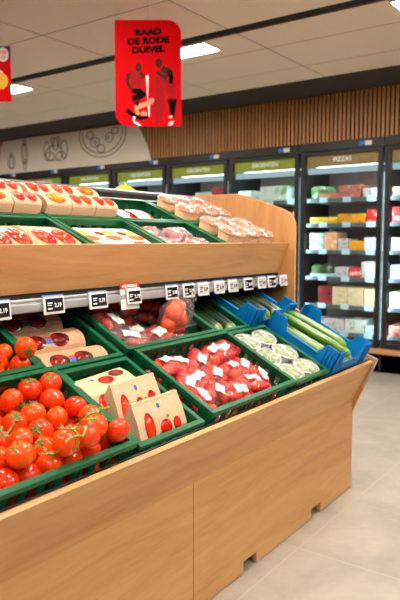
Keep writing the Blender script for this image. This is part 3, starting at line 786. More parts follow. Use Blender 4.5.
# blue crates with raised corner posts
def blue_crate(W, D, u, v, w0, label):
    t = thing('crate', label, 'crate', dl(u, v, w0), TL, 'blue crates on the lower tier')
    h0, h1, p0, p1 = .128, .197, .075, .10
    t_ = .007
    def wall(L, f0, f1, ribs, lo=h0):
        mb = MB().prism([(0, 0), (L, 0), (L, h1), (L - p0, h1), (L - p1, lo), (p1, lo), (p0, h1), (0, h1)], f0, f1)
        return mb
    for y, o in ((0, -1), (D - t_, 1)):
        mb = wall(W, lambda a, b: (a, y, b), lambda a, b: (a, y + t_, b), 0)
        for x in (.0, .018, .036, .054, W - .06, W - .042, W - .024, W - .006):
            mb.box(x, x + .006, y - .006 if o < 0 else y + t_, y if o < 0 else y + t_ + .006, .0, h1 - .002)
        mb.build('end_wall', M['blue'], t, .0015)
    for x, o in ((0, -1), (W - t_, 1)):
        mb = wall(D, lambda a, b: (x, a, b), lambda a, b: (x + t_, a, b), 0, .142)
        for y in (.01, .028, .046, .064, D - .07, D - .052, D - .034, D - .016):
            mb.box(x - .006 if o < 0 else x + t_, x if o < 0 else x + t_ + .006, y, y + .006, .0, h1 - .002)
        mb.box(x - .006 if o < 0 else x + t_, x if o < 0 else x + t_ + .006, .1, D - .1, .134, .142)
        mb.build('side_wall', M['blue'], t, .0015)
    MB().box(t_, W - t_, t_, D - t_, 0, .004).build('base', M['blue'], t)
    return t
blue_crate(.385, .385, 2.685, .006, -.125, 'bright blue plastic crate of cucumbers at the end of the front row')
blue_crate(.385, .385, 2.565, .412, -.125, 'bright blue plastic crate of dark cucumbers behind the front blue crate')

# ------------------------------------------------------------------ loose tomatoes
def lobed(p, th, ph):
    r_ = 1 + .035 * math.cos(5 * ph) * math.sin(th) ** 1.0
    dim = .16 * math.exp(-(th / .35) ** 2) + .05 * math.exp(-((math.pi - th) / .3) ** 2)
    z = p[2] * (1 - dim) if True else p[2]
    return [p[0] * r_, p[1] * r_, z]
def lobed2(p, th, ph):
    r_ = 1 + .02 * math.cos(4 * ph + .6)
    dim = .14 * math.exp(-(th / .35) ** 2)
    return [p[0] * r_, p[1] * r_, p[2] * (1 - dim)]
TOM = [MB().ball((0, 0, 0), 1, 1, .90, 24, 16, lobed).mesh('tomato', M['tomato']), MB().ball((0, 0, 0), .98, .98, .95, 24, 16, lobed2).mesh('tomato', M['tomato'])]
def calyx_mb():
    mb = MB()
    for k in range(5):
        a = 2 * math.pi * k / 5 + .2
        d = Vector((math.cos(a), math.sin(a), 0)); e = Vector((-d.y, d.x, 0))
        pts = []
        L = .62 + .1 * math.sin(k * 2.3)
        rows = [(0.0, .07, .80), (.25, .12, .83), (.48, .07, .80 + .04 * (k % 2)), (L, .008, .72 + .14 * (k % 3))]
        vv = []
        for (q, wd, z) in rows: vv += [d * q + e * wd + Vector((0, 0, z)), d * q - e * wd + Vector((0, 0, z)), d * q + Vector((0, 0, z + .035))]
        ff = []
        for r_ in range(3): ff += [(3 * r_, 3 * r_ + 2, 3 * r_ + 5, 3 * r_ + 3), (3 * r_ + 2, 3 * r_ + 1, 3 * r_ + 4, 3 * r_ + 5), (3 * r_, 3 * r_ + 3, 3 * r_ + 4, 3 * r_ + 1)]
        mb.add(vv, ff)
    mb.tube([(0, 0, .8), (.03, 0, .95), (.1, .02, 1.08)], [.05, .04, .05], 7)
    return mb
CAL = calyx_mb().mesh('calyx', M['calyx'])
def settle(n, W, D, rmin, rmax, seed, zmax=.5, iters=500):
    g = np.random.RandomState(seed)
    r = g.uniform(rmin, rmax, n)
    p = np.stack([g.uniform(r, W - r), g.uniform(r, D - r), .05 + np.arange(n) / n * .35], 1)
    for it in range(iters):
        p[:, 2] -= .004 * (1 - it / iters) + .0006
        # weak drift to the front as the crate is tilted
        p[:, 1] -= .0004
        for _ in range(4):
            d = p[:, None] - p[None]; L = np.sqrt((d ** 2).sum(-1)) + 1e-9
            ov = (r[:, None] + r[None]) - L; np.fill_diagonal(ov, 0); ov = np.clip(ov, 0, None)
            p += .42 * (d / L[..., None] * ov[..., None]).sum(1) / np.maximum(1, (ov > 0).sum(1))[:, None] * 1.6
            p[:, 0] = np.clip(p[:, 0], r, W - r); p[:, 1] = np.clip(p[:, 1], r, D - r); p[:, 2] = np.maximum(p[:, 2], r)
    return p, r
def heap(n, W, D, rmin, rmax, seed, u, v, wbase, label, group, dark=False):
    p, r = settle(n, W, D, rmin, rmax, seed)
    g = random.Random(seed)
    for i in range(n):
        t = thing('tomato', label, 'tomato', dl(u + p[i, 0], v + p[i, 1], wbase + p[i, 2]),
                  Matrix.Rotation(g.uniform(0, 6.28), 3, 'Z') @ Matrix.Rotation(g.choice([.3, .8, 1.3, 1.8, 2.4, 2.9]) + g.uniform(-.3, .3), 3, 'X') @ Matrix.Rotation(g.uniform(0, 6.28), 3, 'Z'), group)
        o = bpy.data.objects.new('flesh', TOM[i % 2]); COL.objects.link(o); o.parent = t; o.scale = (r[i],) * 3
        if g.random() < .8:
            c = bpy.data.objects.new('calyx', CAL); COL.objects.link(c); c.parent = t; c.scale = (r[i],) * 3
    return p, r
ptF, prF = heap(92, .58, .368, .033, .038, 3, .743, .02, -.122, 'ripe red vine tomato in the loose heap in the front crate', 'loose tomatoes in the front crate')
heap(98, .57, .368, .032, .037, 5, .715, .42, -.122, 'ripe red tomato in the loose heap on the back row by the kraft cartons', 'loose tomatoes in the back crate')
# pieces of green vine lying on the tomatoes
def vine(pts, label, tips):
    t = thing('tomato_vine', label, 'tomato vine', pts[0], None)
    o = Vector(pts[0])
    mb = MB().tube([Vector(p) - o for p in pts], [.0032] * len(pts), 7)
    mb.build('stalk', M['vine'], t)
    for (p, d) in tips:
        mb = MB(); p = Vector(p) - o
        mb.tube([p, p + Vector(d) * .5 + Vector((0, 0, .004)), p + Vector(d)], [.003, .0026, .0016], 6)
        for k in range(5):
            a = k * 1.256; q = p + Vector(d)
            mb.tube([q, q + Vector((math.cos(a) * .012, math.sin(a) * .012, .003)), q + Vector((math.cos(a) * .022, math.sin(a) * .022, .004 + .006 * (k % 2)))], [.0026, .0022, .0004], 5)
        mb.build('sepals', M['vine'], t)
    return t
def top_at(u, v, extra=.0):
    best = 0
    for q, r_ in zip(ptF, prF):
        d2 = (q[0] - (u - .743)) ** 2 + (q[1] - (v - .02)) ** 2
        if d2 < r_ * r_: best = max(best, q[2] + math.sqrt(r_ * r_ - d2))
    return dl(u, v, -.122 + best + .003 + extra)
def vine_on(uv, label, tips):
    pts = [top_at(a, b) for a, b in uv]
    vine(pts, label, [(pts[i], Vector(d)) for i, d in tips])
vine_on([(1.19, .13), (1.21, .11), (1.235, .10), (1.26, .10), (1.28, .12)], 'green vine stalk on the tomatoes near the paper bags', [(0, (-.02, .01, .01)), (2, (.0, -.02, .012)), (4, (.02, .01, .012))])
vine_on([(1.05, .05), (1.07, .04), (1.10, .04), (1.13, .045), (1.15, .06)], 'green vine stalk on the tomatoes at the front rim', [(0, (-.02, .0, .01)), (2, (.0, .02, .012)), (4, (.02, .0, .012))])
vine_on([(.98, .18), (1.00, .20), (1.02, .21), (1.05, .215)], 'green vine stalk among the tomatoes in the heap middle', [(0, (-.02, .0, .01)), (3, (.02, .0, .012))])
vine_on([(1.18, .30), (1.19, .27), (1.2, .25)], 'pale vine stalk lying down over a tomato at the crate back', [(0, (-.01, .015, .012)), (0, (.015, .01, .014)), (2, (.02, .0, .01))])

# ------------------------------------------------------------------ packs
PACK_T = MB().ball((0, 0, 0), 1, 1, .95, 14, 10).mesh('tomato', M['cherry'])
PACK_TD = MB().ball((0, 0, 0), 1, 1, .9, 16, 10, lobed2).mesh('tomato', M['tomatod'])
def pillow_mesh(L, W, H, name, mat, seed, nx=44, ny=26, sub=None, off=0.0, top=True):
    g = random.Random(seed)
    ph = [g.uniform(0, 6.28) for _ in range(6)]
    def P(a, b, sg):
        # a,b in -1..1
        e = max(0.0, 1 - abs(a) ** 3.2) ** .55; c_ = max(0.0, 1 - abs(b) ** 2.6) ** .6
        lx = L / 2 * a; wy = W / 2 * b * (1 - .14 * abs(a) ** 5)
        hh = H / 2 * e * c_
        wr = .0011 * (math.sin(9 * a + 5 * b + ph[0]) + math.sin(14 * b - 6 * a + ph[1]) + .8 * math.sin(19 * a + ph[2])) * (.3 + e)
        return (lx, wy + .002 * math.sin(17 * a + ph[3]), H / 2 + sg * hh + wr * (1 if sg > 0 else .2) + off * (1 if sg > 0 else -1))
    mb = MB()
    if sub:
        a0, a1, b0, b1 = sub
        vv = [P(a0 + (a1 - a0) * i / 10, b0 + (b1 - b0) * j / 8, 1) for i in range(11) for j in range(9)]
        mb.add(vv, [(i * 9 + j, (i + 1) * 9 + j, (i + 1) * 9 + j + 1, i * 9 + j + 1) for i in range(10) for j in range(8)], True)
    else:
        for sg in (1, -1):
            vv = [P(-1 + 2 * i / nx, -1 + 2 * j / ny, sg) for i in range(nx + 1) for j in range(ny + 1)]
            mb.add(vv, [(i * (ny + 1) + j, (i + 1) * (ny + 1) + j, (i + 1) * (ny + 1) + j + 1, i * (ny + 1) + j + 1) for i in range(nx) for j in range(ny)], True)
        for sx in (-1, 1):   # crimped ends
            vv = []
            for j in range(ny + 1):
                b = -1 + 2 * j / ny
                for q in range(3):
                    vv.append((sx * (L / 2 + .007 * q), W / 2 * b * (.86 + .05 * q), H / 2 + .003 * math.sin(j * 2.2 + q) * q))
            mb.add(vv, [(j * 3 + q, (j + 1) * 3 + q, (j + 1) * 3 + q + 1, j * 3 + q + 1) for j in range(ny) for q in range(2)], True)
    return mb.mesh(name, mat)
def flow_pack(name, label, cat, group, seed, L, W, H, film, tmesh, r, nx, ny, lab=None, labmat='labelpink'):
    t = thing(name, label, cat, (0, 0, -5), None, group)
    g = random.Random(seed)
    for i in range(nx):
        for j in range(ny):
            if nx * ny > 4 and i in (0, nx - 1) and j in (0, ny - 1) and g.random() < .3: continue
            o = bpy.data.objects.new('tomato', tmesh); COL.objects.link(o); o.parent = t
            o.location = ((i - (nx - 1) / 2) * (L - 2.3 * r) / max(1, nx - 1) * .92 + g.uniform(-.003, .003), (j - (ny - 1) / 2) * (W - 2.3 * r) / max(1, ny - 1) * .95 + g.uniform(-.003, .003), H / 2 + g.uniform(-.002, .003))
            o.scale = (r * g.uniform(.95, 1.08), r * g.uniform(.95, 1.05), min(r, H / 2 - .001))
            o.rotation_euler = (g.uniform(-.4, .4), g.uniform(-.4, .4), g.uniform(0, 3))
    f = bpy.data.objects.new('film', pillow_mesh(L, W, H + .004, 'film', M[film], seed)); COL.objects.link(f); f.parent = t
    if lab:
        o = bpy.data.objects.new('printed_label', pillow_mesh(L, W, H + .004, 'printed_label', M[labmat], seed, sub=lab, off=.0026)); COL.objects.link(o); o.parent = t
    return t
GP = 'pink flow packs of cherry tomatoes'
protos = [flow_pack('tomato_pack', 'pink printed flow pack of red cherry tomatoes with white label', 'tomato pack', GP, 11 + k, *( .148, .108, .05), 'filmpink', PACK_T, .0235, 3, 2, lab)
          for k, lab in enumerate([(-.42, .42, -.2, .5), (-.3, .5, -.5, .2), (-.55, .2, -.25, .45)])]
g = random.Random(21)
used = [False] * 3
def put_pack(u, v, w_, yaw, tx, ty, label):
    k = g.randrange(3)
    rot = TL @ Rz(yaw) @ Rx(tx) @ Ry(ty)
    loc = dl(u, v, w_)
    if not used[k]:
        used[k] = True; place(protos[k], loc, rot); protos[k]['label'] = label
    else: dup(protos[k], loc, rot, label)
for i in range(4):
    for j in range(3):
        put_pack(1.80 + i * .145, .075 + j * .125, -.127, R(90) * 0 + g.uniform(-.12, .12), 0, 0, 'pink flow pack of cherry tomatoes in the lower layer of its crate')
for i in range(5):
    for j in range(3):
        yaw = R(g.choice([35, 60, -20, 80, 120, 15]))
        hx = abs(math.cos(yaw)) * .085 + abs(math.sin(yaw)) * .055; hy = abs(math.sin(yaw)) * .085 + abs(math.cos(yaw)) * .055
        uu = min(max(1.775 + i * .119 + g.uniform(-.008, .008), 1.73 + hx), 2.305 - hx); vv_ = min(max(.075 + j * .122 + g.uniform(-.008, .008), .02 + hy), .385 - hy)
        put_pack(uu, vv_, -.072 + g.uniform(-.004, .008) + (.008 if j == 2 else 0), yaw, g.uniform(-.18, .18), g.uniform(-.18, .18),
                 'pink printed flow pack of red cherry tomatoes with white label, in the top layer')

GB = 'clear bags of red tomatoes on the back row'
bp = [flow_pack('tomato_bag', 'clear bag of dark red tomatoes with white sticker on the back row', 'tomato bag', GB, 31 + k, .17, .12, .062, 'filmclear', PACK_TD, .030, 3, 2, (-.55, .25, -.45, .25), 'screenl') for k in range(2)]
spots = [(1.79, .48), (1.79, .60), (1.79, .72), (1.94, .47), (1.95, .59), (1.95, .71), (2.12, .47), (2.19, .60), (2.12, .72)]
for i, (u, v) in enumerate(spots):
    for lay in range(2):
        if lay and i in (4, 6): continue
        loc = dl(u, v, -.121 + lay * .062); rot = TL @ Rz(g.uniform(-.5, .5) + (1.2 if i % 3 == 1 and lay else 0)) @ Rx(g.uniform(-.08, .08))
        lab = 'clear bag of dark red tomatoes with white sticker on the back row' if lay else 'clear bag of dark red tomatoes lying under others on the back row'
        if (i, lay) == (0, 0): place(bp[0], loc, rot); bp[0]['label'] = lab
        elif (i, lay) == (1, 0): place(bp[1], loc, rot); bp[1]['label'] = lab
        else: dup(bp[(i + lay) % 2], loc, rot, lab)
# the upright clear bag with large bright tomatoes
t = thing('tomato_bag', 'upright shiny clear plastic bag of large bright red tomatoes', 'tomato bag', dl(2.055, .50, -.02), TL @ Rz(.2), None)
for (x, y, z, r_) in ((-.055, 0, .034, .036), (.0, .015, .034, .036), (.052, 0, .034, .035), (-.045, .0, .092, .036), (.02, .02, .092, .036), (-.02, .01, .045, .03)):
    o = bpy.data.objects.new('tomato', TOM[0]); COL.objects.link(o); o.parent = t; o.location = (x, y, z); o.scale = (r_,) * 3; o.rotation_euler = (x * 30, y * 40, z * 20)
def bagfn(p, th, ph):
    r_ = 1 + .07 * math.sin(7 * ph + 4 * th) + .05 * math.sin(13 * ph - 5 * th)
    return [p[0] * r_, p[1] * r_, p[2] * (1 + .05 * math.sin(5 * ph))]
MB().ball((.005, .005, .068), .108, .058, .074, 40, 26, bagfn).build('film', M['filmclear'], t)
mb = MB()
for k in range(5):
    a = R(-25 + 22 * k)
    b0 = Vector((.085, .0, .10)); d = Vector((math.cos(a), .15 * math.sin(k * 2), math.sin(a)))
    e = Vector((-d.z, 0, d.x))
    mb.add([b0 - e * .006, b0 + e * .006, b0 + d * .05 + e * .014 + Vector((0, .006, 0)), b0 + d * .055 - e * .01], [(0, 1, 2, 3)], True)
mb.build('gathered_end', M['filmwhite'], t)

# ------------------------------------------------------------------ kraft sleeves, bags, trays
def prof_arch(D, H, hs, n=10):
    """closed cross-section (y,z): flat base, straight sides to hs, elliptical top; returns the open path from front bottom over the top to back bottom"""
    pts = [(-D / 2, 0), (-D / 2, hs * .5)]
    for i in range(n + 1):
        a = math.pi - math.pi * i / n
        pts.append((D / 2 * math.cos(a), hs + (H - hs) * math.sin(a)))
    pts += [(D / 2, hs * .5), (D / 2, 0)]
    return pts
class Sleeve:
    def __init__(s, L, path, taper=0.0):
        s.L = L; s.p = [Vector(q) for q in path]; s.cum = [0]; s.taper = taper
        for a, b in zip(s.p, s.p[1:]): s.cum.append(s.cum[-1] + (b - a).length)
        s.T = s.cum[-1]
    def at(s, x, q, off=0.0):
        d = min(max(q, 0), 1) * s.T
        i = max(k for k in range(len(s.cum) - 1) if s.cum[k] <= d + 1e-9)
        f = (d - s.cum[i]) / max(1e-9, s.cum[i + 1] - s.cum[i])
        p = s.p[i].lerp(s.p[i + 1], f); e = (s.p[i + 1] - s.p[i]).normalized()
        n = Vector((-e.y, e.x))
        p = p + n * off
        return (x * (1 - s.taper * p.y), p.x, p.y)
    def body(s, name, mat, parent, close=True, nx=6):
        mb = MB(); n = len(s.p)
        xs_ = [-s.L / 2 + s.L * i / nx for i in range(nx + 1)]
        vv = [(x * (1 - s.taper * p.y), p.x, p.y) for x in xs_ for p in s.p]
        ff = [(i * n + j, (i + 1) * n + j, (i + 1) * n + (j + 1) % n, i * n + (j + 1) % n) for i in range(nx) for j in range(n)]
        mb.add(vv, ff)
        if close: mb.add(vv[:n] + vv[-n:], [tuple(range(n)), tuple(range(2 * n - 1, n - 1, -1))])
        return mb.build(name, mat, parent, .0012)
    def patch(s, cx, cq, rx, rq, off=.0009, bulge=0, shape='ell', n=20, rings=5):
        mb = MB(); vv = [s.at(cx, cq, off + bulge)]; ff = []
        for r_ in range(1, rings + 1):
            k_ = r_ / rings
            for i in range(n):
                a = 2 * math.pi * i / n; ca, sa = math.cos(a), math.sin(a)
                if shape == 'rect':
                    m_ = max(abs(ca), abs(sa)); ca, sa = ca / m_, sa / m_
                vv.append(s.at(cx + rx * k_ * ca, cq + rq * k_ * sa, off + bulge * math.sqrt(max(0, 1 - k_ * k_))))
        ff += [(0, 1 + i, 1 + (i + 1) % n) for i in range(n)]
        for r_ in range(1, rings):
            for i in range(n):
                a, b = 1 + (r_ - 1) * n + i, 1 + (r_ - 1) * n + (i + 1) % n
                ff.append((a, a + n, b + n, b))
        mb.add(vv, ff, True); return mb
def win(s, par, cx, cq, rx, rq, mat, toms=None, tm='cherry', name='window'):
    w_ = s.patch(cx, cq, rx, rq).build(name, M[mat], par)
    if toms:
        for (ox, oq, k_) in toms:
            s.patch(cx + ox * rx, cq + oq * rq, rx * k_[0], rq * k_[1], .0012, min(rx, rq * s.T) * .22).build('tomato', M[tm], w_)
    return w_

# arched kraft cartons in the back row (three, one behind the other)
def arched(label, loc, rot):
    t = thing('tomato_carton', label, 'tomato carton', loc, rot, 'arched kraft tomato cartons')
    s = Sleeve(.285, prof_arch(.115, .098, .045))
    s.body('sleeve', M['kraft'], t)
    for cx in (-.075, .03):
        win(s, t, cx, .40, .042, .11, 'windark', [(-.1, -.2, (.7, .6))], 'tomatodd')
    MB().prism([(-.142, 0)], lambda a, b: (0, 0, 0), lambda a, b: (0, 0, 0)) if False else None
    e = MB(); pp = [(a * .93, b * .95 + .002) for a, b in prof_arch(.115, .098, .045)]
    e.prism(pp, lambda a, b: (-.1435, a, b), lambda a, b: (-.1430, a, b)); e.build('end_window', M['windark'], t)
    s.patch(-.02, .40, .014, .05, .0014, 0, 'rect').build('badge', M['bluedot'], t)
    s.patch(-.02, .435, .013, .018, .0018, 0, 'rect').build('badge_band', M['promo'], t)
    s.patch(.0, .14, .012, .035, .0012).build('seal', M['bluedot'], t)
    lb = s.patch(.118, .17, .013, .07, .0012, 0, 'rect').build('score_label', M['kraftw'], t)
    for k, m_ in enumerate(('promo', 'orange', 'yellow')): s.patch(.118, .205 - .034 * k, .009, .013, .0016, 0, 'rect', 8, 2).build('score_bar', M[m_], lb)
    return t
for i, (v, w_) in enumerate(((.482, -.10), (.602, -.094), (.722, -.088))):
    arched(['arched kraft tomato carton nearest the front of the back row', 'arched kraft tomato carton in the middle of three', 'arched kraft tomato carton deepest under the price rail'][i], dl(1.50 - .012 * i, v, -.129), TL @ Rz(-.03 + .02 * i))

# kraft paper bags in the front crate
def paper_bag(label, loc, rot, W=.2, D=.085, H=.15, variant=0):
    t = thing('tomato_bag', label, 'paper bag', loc, rot, 'kraft paper tomato bags')
    path = [(-D / 2, 0), (-D / 2 - .004, H * .3), (-D * .36, H * .62), (-.007, H * .93), (-.004, H), (.004, H), (.007, H * .93), (D * .36, H * .62), (D / 2 + .004, H * .3), (D / 2, 0)]
    s = Sleeve(W, path, .25)
    s.body('bag', M['kraftl'], t)
    s.patch(.0, .40, .008, .028, .0012).build('seal', M['bluedot'], t)
    wins = [[(-.07, .22, .022, .16), (.0, .19, .024, .12), (.065, .24, .022, .10)], [(-.065, .22, .024, .15), (.012, .17, .030, .08), (.07, .17, .020, .07)]][variant % 2]
    for k, (cx, cq, rx, rq) in enumerate(wins):
        win(s, t, cx, cq, rx, rq, 'winred', [(0, -.1, (.8, .8))] if k != 1 else [(-.2, .0, (.7, .7)), (.4, .2, (.4, .5))], 'cherry')
    for k, (cx, cq) in enumerate(((-.02, .13), (.03, .27), (.075, .11))):
        s.patch(cx, cq, .007, .02, .0012).build('leaf_print', M['calyx'], t)
    return t
pw = -.128
paper_bag('tall kraft paper tomato bag standing in the middle of its crate', dl(1.525, .165, pw + .012), TL @ Rz(.03) @ Rx(R(-26)), .225, .085, .158, 0)
paper_bag('kraft paper tomato bag standing at the front rim', dl(1.540, .075, pw + .012), TL @ Rz(.02) @ Rx(R(-26)), .24, .085, .148, 1)
# the bag lying behind them
t = thing('tomato_bag', 'kraft paper tomato bag lying flat at the back of its crate', 'paper bag', dl(1.49, .285, pw + .022), TL @ Rz(.08), 'kraft paper tomato bags')
s = Sleeve(.24, [(-.075, 0), (-.08, .03), (-.07, .062), (-.03, .086), (.02, .088), (.06, .08), (.075, .05), (.075, 0)])
s.body('bag', M['kraftl'], t)
win(s, t, -.075, .24, .032, .14, 'winred', [(-.4, .1, (.55, .75)), (.5, -.1, (.5, .6))]); win(s, t, .0, .56, .035, .07, 'winred', [(-.2, 0, (.55, .7))])
win(s, t, .07, .62, .035, .07, 'windark', None); s.patch(-.05, .62, .008, .024, .0012).build('seal', M['bluedot'], t)

# upper tier: kraft trays with wide windows
def tray_proto(W, D, H, label, cat, group, body='kraftl', winmat='winor', tm='cherry', nw=2, name='tomato_tray', topw=.60):
    t = thing(name, label, cat, (0, 0, -5), None, group)
    s = Sleeve(W, prof_arch(D, H, H * .62))
    s.body('sleeve', M[body], t)
    xs_ = [(-W * .22), (W * .22)] if nw == 2 else [0]
    for k, cx in enumerate(xs_):
        win(s, t, cx, .42, W * (.2 if nw == 2 else .36), .17, winmat, [(-.52, -.3, (.42, .5)), (.05, -.38, (.42, .5)), (.56, .0, (.4, .52)), (-.25, .42, (.44, .5)), (.32, .5, (.4, .46))], tm)
    s.patch(0, .60, W * .16, .05, .0014, 0, 'rect').build('printed_label', M['kraftw'], t)
    s.patch(W * .3, .62, .010, .03, .0016).build('seal', M['bluedot'], t)
    return t
gt = 'kraft tomato trays on the upper tier'
tp = [tray_proto(.132, .11, .062, 'x', 'tomato tray', gt, 'kraftl', 'winor', 'pepper' if k == 1 else 'cherry', 2 if k != 1 else 1) for k in range(3)]
tu = [False] * 3
def put(protos_, usedl, k, loc, rot, label):
    if not usedl[k]: usedl[k] = True; place(protos_[k], loc, rot); protos_[k]['label'] = label
    else: dup(protos_[k], loc, rot, label)
for ci, (u, W) in enumerate(UB[:2]):
    for i in range(3):
        for j in range(2):
            for lay in range(3):
                k = (i + j + ci) % 3
                if lay == 2 and j == 1: pass
                put(tp, tu, k, du(u + .075 + i * .137, .385 + j * .125, -.131 + lay * .0625), TUm @ Rz(g.uniform(-.04, .04)),
                    'kraft tomato tray with orange red windows, top of the %s stack by the top rail' % ('near', 'long')[ci] if lay == 2 else 'kraft tomato tray lying under others in the upper crate')
# two flat kraft packs, front-left crate of the upper tier
fp = [tray_proto(.20, .24, .075, 'x', 'tomato tray', gt, 'kraft', 'winred', 'cherry', 2)]
fu = [False]
low = tray_proto(.20, .24, .045, 'kraft tomato pack lying under another behind the shelf board', 'tomato tray', gt, 'kraft', 'winred', 'cherry', 2)
place(low, du(1.385, .15, -.131), TUm); dup(low, du(1.59, .15, -.131), TUm)
put(fp, fu, 0, du(1.385, .14, -.085), TUm @ Rz(.05), 'large kraft tomato pack stacked on another at the left'); put(fp, fu, 0, du(1.587, .14, -.083), TUm @ Rz(-.04), 'large kraft tomato pack stacked on another by the divider')
# white packs printed with peppers
gw = 'white printed packs on the upper tier'
def white_pack(label, loc, rot, n=0):
    t = thing('pepper_pack', label, 'snack pack', loc, rot, gw)
    s = Sleeve(.125, prof_arch(.25, .05, .035))
    s.body('sleeve', M['kraftw'], t)
    for (cx, cq, rx, rq, mt) in ((-.015, .28, .046, .085, 'promo'), (.012, .47, .046, .085, 'orange'), (.025, .64, .032, .07, 'yellow'), (-.03, .62, .024, .07, 'winred'), (-.048, .42, .009, .03, 'calyx'))[(n % 2):]:
        s.patch(cx, cq, rx, rq, .001).build('pepper_print', M[mt], t)
    return t
for k in range(3):
    white_pack(['white pack printed with red and orange peppers, at the crate divider', 'white pack printed with peppers, middle of three', 'white pack printed with peppers, furthest from the divider'][k], du(1.79 + k * .135, .15, -.075 - .0 * k), TUm @ Rz(.03), k)
    white_pack('white pack printed with peppers lying under another', du(1.79 + k * .135, .15, -.130), TUm, k)
# red and white packs, rear
for k in range(2):
    t = thing('tomato_pack', ['red and white labelled tomato pack nearer the kraft trays', 'red and white labelled tomato pack nearer the film tubs'][k], 'tomato pack', du(2.25 + k * .15, .44, -.131), TUm @ Rz(.1), 'red and white packs')
    s = Sleeve(.13, prof_arch(.2, .115, .06))
    s.body('film_pack', M['winred'], t)
    s.patch(-.01, .45, .05, .2, .0015, 0, 'rect').build('printed_label', M['kraftw'], t)
# dark net packs, front
np_ = [flow_pack('tomato_pack', 'clear film pack of dark tomatoes on a pale tray, front upper crate', 'tomato pack', 'clear packs in the front upper crate', 61, .16, .11, .06, 'filmwhite', PACK_TD, .028, 3, 2)]
nu = [False]
for i in range(2):
    for j in range(2):
        for lay in range(2):
            put(np_, nu, 0, du(2.245 + i * .21 , .08 + j * .13, -.131 + lay * .062), TUm @ Rz(g.uniform(-.3, .3)), 'clear film pack of dark tomatoes in the front upper crate' if lay else 'clear film pack of dark tomatoes lying under another in the upper crate')

# ------------------------------------------------------------------ tubs
def ring(rx, ry, z, n=28, p=2.6):
    return [(rx * math.copysign(abs(math.cos(a)) ** (2 / p), math.cos(a)), ry * math.copysign(abs(math.sin(a)) ** (2 / p), math.sin(a)), z) for a in [2 * math.pi * i / n for i in range(n)]]
def loft(rings, cap0=True, cap1=False, smooth=True):
    n = len(rings[0]); mb = MB(); vv = [q for r_ in rings for q in r_]
    ff = [(i * n + k, i * n + (k + 1) % n, (i + 1) * n + (k + 1) % n, (i + 1) * n + k) for i in range(len(rings) - 1) for k in range(n)]
    mb.add(vv, ff, smooth)
    if cap0: mb.add(rings[0], [tuple(range(n - 1, -1, -1))])
    if cap1: mb.add(rings[-1], [tuple(range(n))])
    return mb
def tub(name, label, cat, group, rx, ry, h, body, film, content, p=2.6):
    t = thing(name, label, cat, (0, 0, -5), None, group)
    loft([ring(rx * .82, ry * .82, 0, p=p), ring(rx, ry, h, p=p), ring(rx * .97, ry * .97, h, p=p), ring(rx * .79, ry * .79, .004, p=p)], True, True).build('tub', M[body], t)
    loft([ring(rx * 1.05, ry * 1.05, h, p=p), ring(rx * 1.05, ry * 1.05, h + .003, p=p), ring(rx * .95, ry * .95, h + .003, p=p), ring(rx * .95, ry * .95, h, p=p)], False).build('tub_rim', M['white' if body != 'kraft' else 'kraft'], t)
    gg = random.Random(4)
    if content == 'leaf':
        mb = MB()
        for k in range(34):
            a, q = gg.uniform(0, 6.28), math.sqrt(gg.random()) * .78
            c_ = Vector((rx * q * math.cos(a), ry * q * math.sin(a), h * (.7 + .45 * gg.random() * (1 - q * .5))))
            m_ = Euler((gg.uniform(-.8, .8), gg.uniform(-.8, .8), gg.uniform(0, 6))).to_matrix()
            L_, W_ = .02, .011
            vv = []
            for i in range(6):
                x = -1 + 2 * i / 5; wd = W_ * math.sqrt(max(.02, 1 - x * x))
                for sgn in (-1, 0, 1): vv.append(c_ + m_ @ Vector((L_ * x, sgn * wd, .004 * math.sin(x * 3) + (.004 if sgn else 0))))
            mb.add(vv, [(i * 3 + j, (i + 1) * 3 + j, (i + 1) * 3 + j + 1, i * 3 + j + 1) for i in range(5) for j in range(2)], True)
        mb.build('salad_leaves', M['leaf'], t, 0, 'stuff')
    else:
        for k in range(7):
            a = k * 1.05; q = .55 if k else 0
            o = bpy.data.objects.new('tomato', CT[k % 2]); COL.objects.link(o); o.parent = t
            o.location = (rx * q * math.cos(a), ry * q * math.sin(a), h - .004 + .006 * (k % 2)); o.scale = (.017, .017, .016)
    dome = [ring(rx * 1.04, ry * 1.04, h + .0035, p=p)] + [ring(rx * c_, ry * c_, h + .0035 + .018 * z, p=p) for c_, z in ((.95, .35), (.8, .68), (.55, .88), (.28, .98), (.02, 1.0))]
    d = loft(dome, False, True)
    d.v = [(x + .002 * math.sin(z * 400 + y * 160), y, z + .0025 * math.sin(x * 190 + 1) * math.sin(y * 170)) for x, y, z in d.v]
    d.build('film_lid', M[film], t)
    return t
CT = [MB().ball((0, 0, 0), 1, 1, 1, 12, 8).mesh('tomato', M['cherry']), MB().ball((0, 0, 0), 1, 1, 1, 12, 8).mesh('tomato', M['pepper'])]
tb = [tub('salad_tub', 'x', 'salad tub', 'clear salad tubs', .070, .056, .040, 'tubclear', 'filmlid', 'leaf', 2.1)]
MB().box(-.02, .02, -.0525, -.0515, .008, .030).build('printed_label', M['kraft'], tb[0])
su = [False]
rowsn = ['front', 'second', 'back']
for i in range(2):
    for j in range(3):
        for lay in (1, 0):
            put(tb, su, 0, dl(2.415 + i * .150, .082 + j * .122, -.129 + .062 * lay), TL @ Rz(g.uniform(-.2, .2) * lay),
                'clear tub of green salad in the %s row, %s' % (rowsn[j], ('beside the pink tomato packs', 'beside the blue crate')[i]) if lay else 'clear tub of green salad lying under another tub')
kt = [tub('snack_tub', 'x', 'snack tub', 'film topped kraft tubs', .072, .058, .074, 'kraft', 'filmwhite', 'tom')]
MB().box(-.035, .035, -.0525, -.0505, .006, .026).build('printed_label', M['brownlab'], kt[0])
ku = [False]
